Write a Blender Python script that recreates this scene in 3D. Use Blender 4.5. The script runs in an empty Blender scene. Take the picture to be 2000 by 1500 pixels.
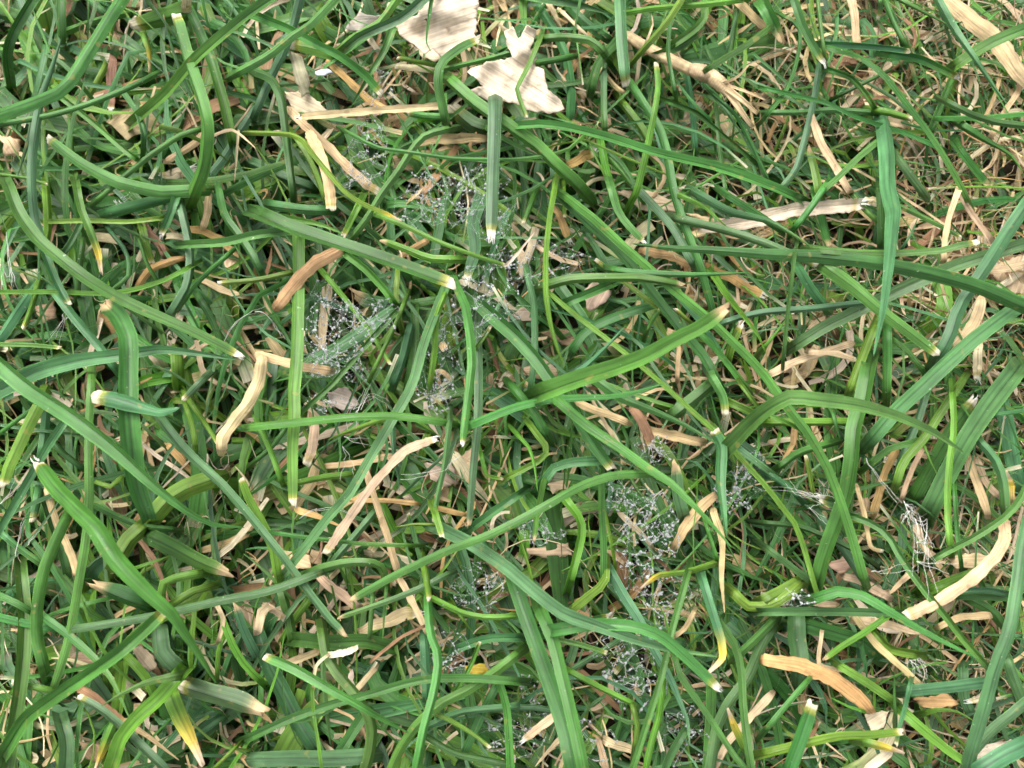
import bpy, math, random
import numpy as np
from mathutils import Vector, Matrix, noise
from mathutils.geometry import delaunay_2d_cdt
import bmesh

# ------------------------------------------------------------------ camera, sky, sun, exposure
SC = bpy.context.scene
COL = SC.collection
cam_d = bpy.data.cameras.new('camera')
cam = bpy.data.objects.new('camera', cam_d)
COL.objects.link(cam)
SC.camera = cam
PITCH = math.radians(8.0)              # a phone held over the lawn, leaning a little forward
HREF = 0.139                           # distance to the blades in focus
ZREF = 0.022
cam.location = (0.0, -math.sin(PITCH) * HREF, ZREF + math.cos(PITCH) * HREF)
cam.rotation_euler = (PITCH, 0.0, 0.0)
cam_d.sensor_width = 4.8
cam_d.lens = 4.15
cam_d.clip_start = 0.002
cam_d.clip_end = 50.0
cam_d.dof.use_dof = True
cam_d.dof.focus_distance = 0.139
cam_d.dof.aperture_fstop = 4.0

SUN_EL, SUN_AZ = math.radians(56), math.radians(-28)
world = bpy.data.worlds.new('World')
SC.world = world
world.use_nodes = True
wn, wl = world.node_tree.nodes, world.node_tree.links
wn.clear()
sky = wn.new('ShaderNodeTexSky')
sky.sky_type = 'NISHITA'
sky.sun_disc = False
sky.sun_elevation = SUN_EL
sky.sun_rotation = SUN_AZ
sky.air_density = 1.0
sky.dust_density = 4.0
sky.ozone_density = 1.0
hs = wn.new('ShaderNodeHueSaturation')
hs.inputs['Saturation'].default_value = 0.22      # thin overcast
bg = wn.new('ShaderNodeBackground')
bg.inputs['Strength'].default_value = 0.104
wo = wn.new('ShaderNodeOutputWorld')
wl.new(sky.outputs[0], hs.inputs['Color'])
wl.new(hs.outputs[0], bg.inputs['Color'])
wl.new(bg.outputs[0], wo.inputs['Surface'])

sun_d = bpy.data.lights.new('sun', 'SUN')
sun_d.energy = 1.5
sun_d.angle = math.radians(44)
sun_d.color = (1.0, 0.955, 0.87)
sun = bpy.data.objects.new('sun', sun_d)
COL.objects.link(sun)
_sd = Vector((math.sin(SUN_AZ) * math.cos(SUN_EL), math.cos(SUN_AZ) * math.cos(SUN_EL), math.sin(SUN_EL)))
sun.rotation_euler = (-_sd).to_track_quat('-Z', 'Y').to_euler()
sun.location = _sd * 0.5

vs = SC.view_settings
vs.view_transform = 'Standard'
vs.look = 'None'
vs.exposure = 1.66
vs.gamma = 1.0
vs.use_curve_mapping = False
SC.cycles.max_bounces = 4
SC.cycles.diffuse_bounces = 3
SC.cycles.transmission_bounces = 4
SC.cycles.use_adaptive_sampling = True
SC.cycles.adaptive_threshold = 0.03
SC.cycles.caustics_reflective = False
SC.cycles.caustics_refractive = False

RNG = random.Random(7)
NR = np.random.default_rng(11)

# ------------------------------------------------------------------ where a spot of the lawn is
FPX = 2000 * cam_d.lens / cam_d.sensor_width
CAMP = np.array(cam.location)
RM = np.array(Matrix.Rotation(PITCH, 3, 'X'))
AX = RM @ np.array([0, 0, -1.0])

def at(px, py, z_mm):
    """point of the lawn seen at photo position px,py and standing z_mm above the soil"""
    d = RM @ np.array([(px - 1000) / FPX, -(py - 750) / FPX, -1.0])
    k = (z_mm * 0.001 - CAMP[2]) / d[2]
    return CAMP + d * k

def pxsize(p):
    return float(np.dot(p - CAMP, AX)) / FPX       # metres per photo pixel at that depth

# ------------------------------------------------------------------ materials
def new_mat(name):
    m = bpy.data.materials.new(name)
    m.use_nodes = True
    nt = m.node_tree
    nt.nodes.clear()
    return m, nt.nodes, nt.links

def leaf_material(name, dry, husk=False):
    m, n, l = new_mat(name)
    out = n.new('ShaderNodeOutputMaterial')
    col = n.new('ShaderNodeAttribute'); col.attribute_name = 'col'
    uv = n.new('ShaderNodeUVMap'); uv.uv_map = 'UVMap'
    # lengthwise veins
    mp = n.new('ShaderNodeMapping')
    mp.inputs['Scale'].default_value = (4.5, 0.22, 1) if not dry else (6.0, 0.4, 1)
    l.new(uv.outputs[0], mp.inputs[0])
    vein = n.new('ShaderNodeTexNoise')
    vein.inputs['Scale'].default_value = 1.6
    vein.inputs['Detail'].default_value = 3
    l.new(mp.outputs[0], vein.inputs['Vector'])
    # blotches
    geo = n.new('ShaderNodeNewGeometry')
    blot = n.new('ShaderNodeTexNoise')
    blot.inputs['Scale'].default_value = 260 if not dry else 420
    blot.inputs['Detail'].default_value = 4
    l.new(geo.outputs['Position'], blot.inputs['Vector'])
    r1 = n.new('ShaderNodeMapRange')
    r1.inputs['From Min'].default_value = 0.3; r1.inputs['From Max'].default_value = 0.7
    r1.inputs['To Min'].default_value = 0.70 if not dry else 0.74
    r1.inputs['To Max'].default_value = 1.30 if not dry else 1.28
    l.new(vein.outputs['Fac'], r1.inputs['Value'])
    r2 = n.new('ShaderNodeMapRange')
    r2.inputs['From Min'].default_value = 0.3; r2.inputs['From Max'].default_value = 0.7
    r2.inputs['To Min'].default_value = 0.8 if not dry else 0.76
    r2.inputs['To Max'].default_value = 1.2 if not dry else 1.26
    l.new(blot.outputs['Fac'], r2.inputs['Value'])
    mul = n.new('ShaderNodeMath'); mul.operation = 'MULTIPLY'
    l.new(r1.outputs[0], mul.inputs[0]); l.new(r2.outputs[0], mul.inputs[1])
    vm = n.new('ShaderNodeVectorMath'); vm.operation = 'SCALE'
    l.new(col.outputs['Color'], vm.inputs[0]); l.new(mul.outputs[0], vm.inputs['Scale'])
    # darker crease along the middle, paler margins
    ab = n.new('ShaderNodeMath'); ab.operation = 'SUBTRACT'; ab.inputs[1].default_value = 0.5
    l.new(col.outputs['Alpha'], ab.inputs[0])
    ab2 = n.new('ShaderNodeMath'); ab2.operation = 'ABSOLUTE'; l.new(ab.outputs[0], ab2.inputs[0])
    cr = n.new('ShaderNodeValToRGB'); cr.color_ramp.interpolation = 'EASE'
    e = cr.color_ramp.elements
    lo = 0.62 if not dry else 0.85
    e[0].position = 0.0; e[0].color = (lo, lo, lo, 1)
    e[1].position = 0.10; e[1].color = (1, 1, 1, 1)
    q = e.new(0.41); q.color = (.96, .96, .96, 1)
    q = e.new(0.5); q.color = (1.3, 1.3, 1.2, 1) if not dry else (.8, .8, .8, 1)
    l.new(ab2.outputs[0], cr.inputs[0])
    mm = n.new('ShaderNodeMix'); mm.data_type = 'RGBA'; mm.blend_type = 'MULTIPLY'; mm.inputs['Factor'].default_value = 1.0
    l.new(vm.outputs[0], mm.inputs['A']); l.new(cr.outputs[0], mm.inputs['B'])
    c_out = mm.outputs['Result']
    # small pale flecks on the leaf skin
    fl = n.new('ShaderNodeTexNoise'); fl.inputs['Scale'].default_value = 1500; fl.inputs['Detail'].default_value = 2
    l.new(geo.outputs['Position'], fl.inputs['Vector'])
    fr = n.new('ShaderNodeMapRange')
    fr.inputs['From Min'].default_value = 0.72 if not dry else 0.28
    fr.inputs['From Max'].default_value = 0.80 if not dry else 0.2
    l.new(fl.outputs['Fac'], fr.inputs['Value'])
    fm = n.new('ShaderNodeMath'); fm.operation = 'MULTIPLY'; fm.inputs[1].default_value = 0.12 if husk else 0.55
    l.new(fr.outputs[0], fm.inputs[0])
    mixc = n.new('ShaderNodeMix'); mixc.data_type = 'RGBA'
    mixc.inputs['B'].default_value = (0.55, 0.62, 0.5, 1) if not dry else (0.12, 0.07, 0.035, 1)
    l.new(fm.outputs[0], mixc.inputs['Factor'])
    l.new(c_out, mixc.inputs['A'])
    sp = n.new('ShaderNodeTexNoise'); sp.inputs['Scale'].default_value = 620; sp.inputs['Detail'].default_value = 1
    l.new(geo.outputs['Position'], sp.inputs['Vector'])
    sr = n.new('ShaderNodeMapRange'); sr.inputs['From Min'].default_value = 0.70; sr.inputs['From Max'].default_value = 0.76
    l.new(sp.outputs['Fac'], sr.inputs['Value'])
    sm = n.new('ShaderNodeMath'); sm.operation = 'MULTIPLY'; sm.inputs[1].default_value = 0.45
    l.new(sr.outputs[0], sm.inputs[0])
    mix2 = n.new('ShaderNodeMix'); mix2.data_type = 'RGBA'
    mix2.inputs['B'].default_value = (0.30, 0.24, 0.07, 1) if not dry else (0.25, 0.15, 0.08, 1)
    l.new(sm.outputs[0], mix2.inputs['Factor']); l.new(mixc.outputs['Result'], mix2.inputs['A'])
    mixc = mix2
    bump = n.new('ShaderNodeBump')
    bump.inputs['Strength'].default_value = 0.35 if not dry else 0.6
    bump.inputs['Distance'].default_value = 0.00025
    l.new(vein.outputs['Fac'], bump.inputs['Height'])
    pr = n.new('ShaderNodeBsdfPrincipled')
    l.new(mixc.outputs['Result'], pr.inputs['Base Color'])
    l.new(bump.outputs[0], pr.inputs['Normal'])
    rr = n.new('ShaderNodeMapRange')
    rr.inputs['To Min'].default_value = 0.36 if not dry else 0.6
    rr.inputs['To Max'].default_value = 0.62 if not dry else 0.85
    l.new(blot.outputs['Fac'], rr.inputs['Value'])
    l.new(rr.outputs[0], pr.inputs['Roughness'])
    pr.inputs['Specular IOR Level'].default_value = 0.44 if not dry else 0.25
    tr = n.new('ShaderNodeBsdfTranslucent')
    tc = n.new('ShaderNodeMix'); tc.data_type = 'RGBA'; tc.blend_type = 'MULTIPLY'
    tc.inputs['Factor'].default_value = 1.0
    tc.inputs['B'].default_value = (1.5, 1.45, 0.6, 1) if not dry else (1.0, 0.9, 0.75, 1)
    l.new(mixc.outputs['Result'], tc.inputs['A'])
    l.new(tc.outputs['Result'], tr.inputs['Color'])
    ms = n.new('ShaderNodeMixShader')
    ms.inputs[0].default_value = 0.3 if not dry else 0.22
    l.new(pr.outputs[0], ms.inputs[1]); l.new(tr.outputs[0], ms.inputs[2])
    l.new(ms.outputs[0], out.inputs['Surface'])
    return m

M_LEAF = leaf_material('living_grass', False)
M_DRY = leaf_material('dead_grass', True)
M_HUSK = leaf_material('papery_husk', True, True)

def soil_material():
    m, n, l = new_mat('dark_soil')
    out = n.new('ShaderNodeOutputMaterial')
    geo = n.new('ShaderNodeNewGeometry')
    a = n.new('ShaderNodeTexNoise'); a.inputs['Scale'].default_value = 330; a.inputs['Detail'].default_value = 8
    l.new(geo.outputs['Position'], a.inputs['Vector'])
    cr = n.new('ShaderNodeValToRGB')
    cr.color_ramp.elements[0].position = 0.32; cr.color_ramp.elements[0].color = (0.012, 0.009, 0.006, 1)
    cr.color_ramp.elements[1].position = 0.72; cr.color_ramp.elements[1].color = (0.075, 0.05, 0.03, 1)
    l.new(a.outputs['Fac'], cr.inputs[0])
    bump = n.new('ShaderNodeBump'); bump.inputs['Strength'].default_value = 0.8; bump.inputs['Distance'].default_value = 0.001
    l.new(a.outputs['Fac'], bump.inputs['Height'])
    pr = n.new('ShaderNodeBsdfPrincipled'); pr.inputs['Roughness'].default_value = 0.9
    l.new(cr.outputs[0], pr.inputs['Base Color']); l.new(bump.outputs[0], pr.inputs['Normal'])
    l.new(pr.outputs[0], out.inputs['Surface'])
    return m

def water_material():
    m, n, l = new_mat('dew_water')
    out = n.new('ShaderNodeOutputMaterial')
    pr = n.new('ShaderNodeBsdfPrincipled')
    pr.inputs['Base Color'].default_value = (0.96, 0.98, 1.0, 1)
    pr.inputs['Roughness'].default_value = 0.06
    pr.inputs['IOR'].default_value = 1.33
    pr.inputs['Transmission Weight'].default_value = 0.7
    pr.inputs['Specular IOR Level'].default_value = 0.8
    l.new(pr.outputs[0], out.inputs['Surface'])
    return m

def silk_material(name, c):
    m, n, l = new_mat(name)
    out = n.new('ShaderNodeOutputMaterial')
    pr = n.new('ShaderNodeBsdfPrincipled')
    geo = n.new('ShaderNodeNewGeometry')
    a = n.new('ShaderNodeTexNoise'); a.inputs['Scale'].default_value = 700
    l.new(geo.outputs['Position'], a.inputs['Vector'])
    cr = n.new('ShaderNodeValToRGB')
    cr.color_ramp.elements[0].color = (c[0] * .75, c[1] * .75, c[2] * .72, 1)
    cr.color_ramp.elements[1].color = (*c, 1)
    l.new(a.outputs['Fac'], cr.inputs[0]); l.new(cr.outputs[0], pr.inputs['Base Color'])
    pr.inputs['Roughness'].default_value = 0.4
    l.new(pr.outputs[0], out.inputs['Surface'])
    return m

M_SOIL = soil_material()
M_WATER = water_material()
M_SILK = silk_material('web_silk', (0.8, 0.83, 0.84))
M_FIBRE = silk_material('leaf_fibre', (0.80, 0.79, 0.73))

# linear base colours of the kinds of leaf
PAL = {'g': (0.076, 0.205, 0.042), 'b': (0.080, 0.198, 0.078), 'y': (0.128, 0.268, 0.034), 'd': (0.049, 0.152, 0.032),
       's': (0.620, 0.470, 0.275), 'p': (0.680, 0.575, 0.400), 'o': (0.550, 0.350, 0.160), 'r': (0.320, 0.190, 0.110)}
PALE = np.array((0.66, 0.60, 0.44)); TAN = np.array((0.58, 0.43, 0.24)); YEL = np.array((0.62, 0.46, 0.06)); WHITE = np.array((0.74, 0.68, 0.56))

# ------------------------------------------------------------------ mesh helpers
def norm(v):
    return v / np.maximum(np.linalg.norm(v, axis=-1, keepdims=True), 1e-12)

def spline(P, n):
    """smooth line through the points P, n samples evenly spread along it"""
    P = np.asarray(P, float)
    if len(P) < 3:
        t = np.linspace(0, 1, n)[:, None]
        return P[0] * (1 - t) + P[-1] * t
    Q = np.vstack([2 * P[0] - P[1], P, 2 * P[-1] - P[-2]])
    out = []
    for i in range(1, len(Q) - 2):
        t = np.linspace(0, 1, 12, endpoint=False)[:, None]
        a, b, c, d = Q[i - 1], Q[i], Q[i + 1], Q[i + 2]
        out.append(0.5 * (2 * b + (c - a) * t + (2 * a - 5 * b + 4 * c - d) * t ** 2 + (3 * b - a - 3 * c + d) * t ** 3))
    out = np.vstack(out + [P[-1][None]])
    s = np.concatenate([[0], np.cumsum(np.linalg.norm(np.diff(out, axis=0), axis=1))])
    u = np.linspace(0, s[-1], n)
    return np.stack([np.interp(u, s, out[:, k]) for k in range(out.shape[1])], 1)

def polyline(P, n):
    P = np.asarray(P, float)
    s = np.concatenate([[0], np.cumsum(np.linalg.norm(np.diff(P, axis=0), axis=1))])
    return np.stack([np.interp(np.linspace(0, s[-1], n), s, P[:, k]) for k in range(3)], 1)

def resample(F, q):
    s = np.concatenate([[0], np.cumsum(np.linalg.norm(np.diff(F, axis=0), axis=1))])
    return np.stack([np.interp(q * s[-1], s, F[:, k]) for k in range(3)], 1), s[-1]

def rot_about(v, k, ang):
    c, s = np.cos(ang)[:, None], np.sin(ang)[:, None]
    return v * c + np.cross(k, v) * s + k * np.sum(k * v, 1, keepdims=True) * (1 - c)

def ribbon(C, W, UP, fold, roll, thick, nu=5):
    """closed thin leaf along C: rings of 2*nu points. returns verts (n,2nu,3)"""
    T = norm(np.gradient(C, axis=0))
    S = norm(np.cross(T, UP)); N = np.cross(S, T)
    S = rot_about(S, T, roll); N = rot_about(N, T, roll)
    u = np.linspace(-1, 1, nu)
    prof = np.abs(u) ** 1.2
    h = W[:, None] * 0.5
    top = C[:, None] + S[:, None] * (u[None, :, None] * h[..., None]) + N[:, None] * ((fold[:, None] * prof[None]) * h)[..., None]
    th = thick * (1.0 - 0.75 * np.abs(u)) 
    bot = top - N[:, None] * th[None, :, None]
    return np.concatenate([top, bot[:, ::-1]], 1)

def mesh_obj(name, V, F, mat, cols=None, uvs=None, parent=None, smooth=True, sharp=None):
    me = bpy.data.meshes.new(name)
    V = np.asarray(V, np.float32); 
    me.from_pydata(V.tolist() if len(V) < 20000 else V, [], F if isinstance(F, list) else F.tolist())
    if cols is not None:
        a = me.attributes.new('col', 'FLOAT_COLOR', 'POINT')
        c4 = np.full((len(V), 4), .25, np.float32); c4[:, :np.shape(cols)[1]] = cols
        a.data.foreach_set('color', c4.ravel())
    if uvs is not None:
        ul = me.uv_layers.new(name='UVMap')
        li = np.empty(len(me.loops), np.int32)
        me.loops.foreach_get('vertex_index', li)
        ul.data.foreach_set('uv', np.asarray(uvs, np.float32)[li].ravel())
    if smooth:
        me.polygons.foreach_set('use_smooth', np.ones(len(me.polygons), bool))
    if sharp is not None:                # leaf margins stay crisp
        m, cs = sharp
        e = np.empty(len(me.edges) * 2, np.int32); me.edges.foreach_get('vertices', e); e = e.reshape(-1, 2)
        sh = (e[:, 0] % m == e[:, 1] % m) & np.isin(e[:, 0] % m, cs)
        a = me.attributes.new('sharp_edge', 'BOOLEAN', 'EDGE'); a.data.foreach_set('value', sh)
    me.materials.append(mat)
    me.update()
    o = bpy.data.objects.new(name, me)
    COL.objects.link(o)
    if parent is not None:
        o.parent = parent
    return o

def tag(o, label, cat, group=None):
    o['label'] = label; o['category'] = cat
    if group: o['group'] = group
    return o

def ring_faces(i0, i1, m, cap0, cap1):
    F = []
    for i in range(i0, i1):
        a, b = i * m, (i + 1) * m
        for j in range(m):
            k = (j + 1) % m
            F.append((a + j, a + k, b + k, b + j))
    if cap0: F.append(tuple(range(i0 * m + m - 1, i0 * m - 1, -1)))
    if cap1: F.append(tuple(range(i1 * m, i1 * m + m)))
    return F

def recentre(o, base):
    """put the origin of the thing at its base"""
    b = Vector(base)
    o.data.transform(Matrix.Translation(-b))
    o.location = b

# ------------------------------------------------------------------ the soil
def build_ground():
    n = 90
    xs = np.concatenate([[-3, -1.2, -.5], np.linspace(-.2, .2, n), [.5, 1.2, 3]])
    V, F = [], []
    m = len(xs)
    for y in xs:
        for x in xs:
            z = 0.0
            if abs(x) < .21 and abs(y) < .21:
                z = 0.0022 * noise.noise(Vector((x * 60, y * 60, 0))) + 0.001 * noise.noise(Vector((x * 240, y * 240, 3)))
            V.append((x, y, z - 0.001))
    for j in range(m - 1):
        for i in range(m - 1):
            a = j * m + i
            F.append((a, a + 1, a + m + 1, a + m))
    o = mesh_obj('ground', V, F, M_SOIL)
    o['kind'] = 'structure'
build_ground()

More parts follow.
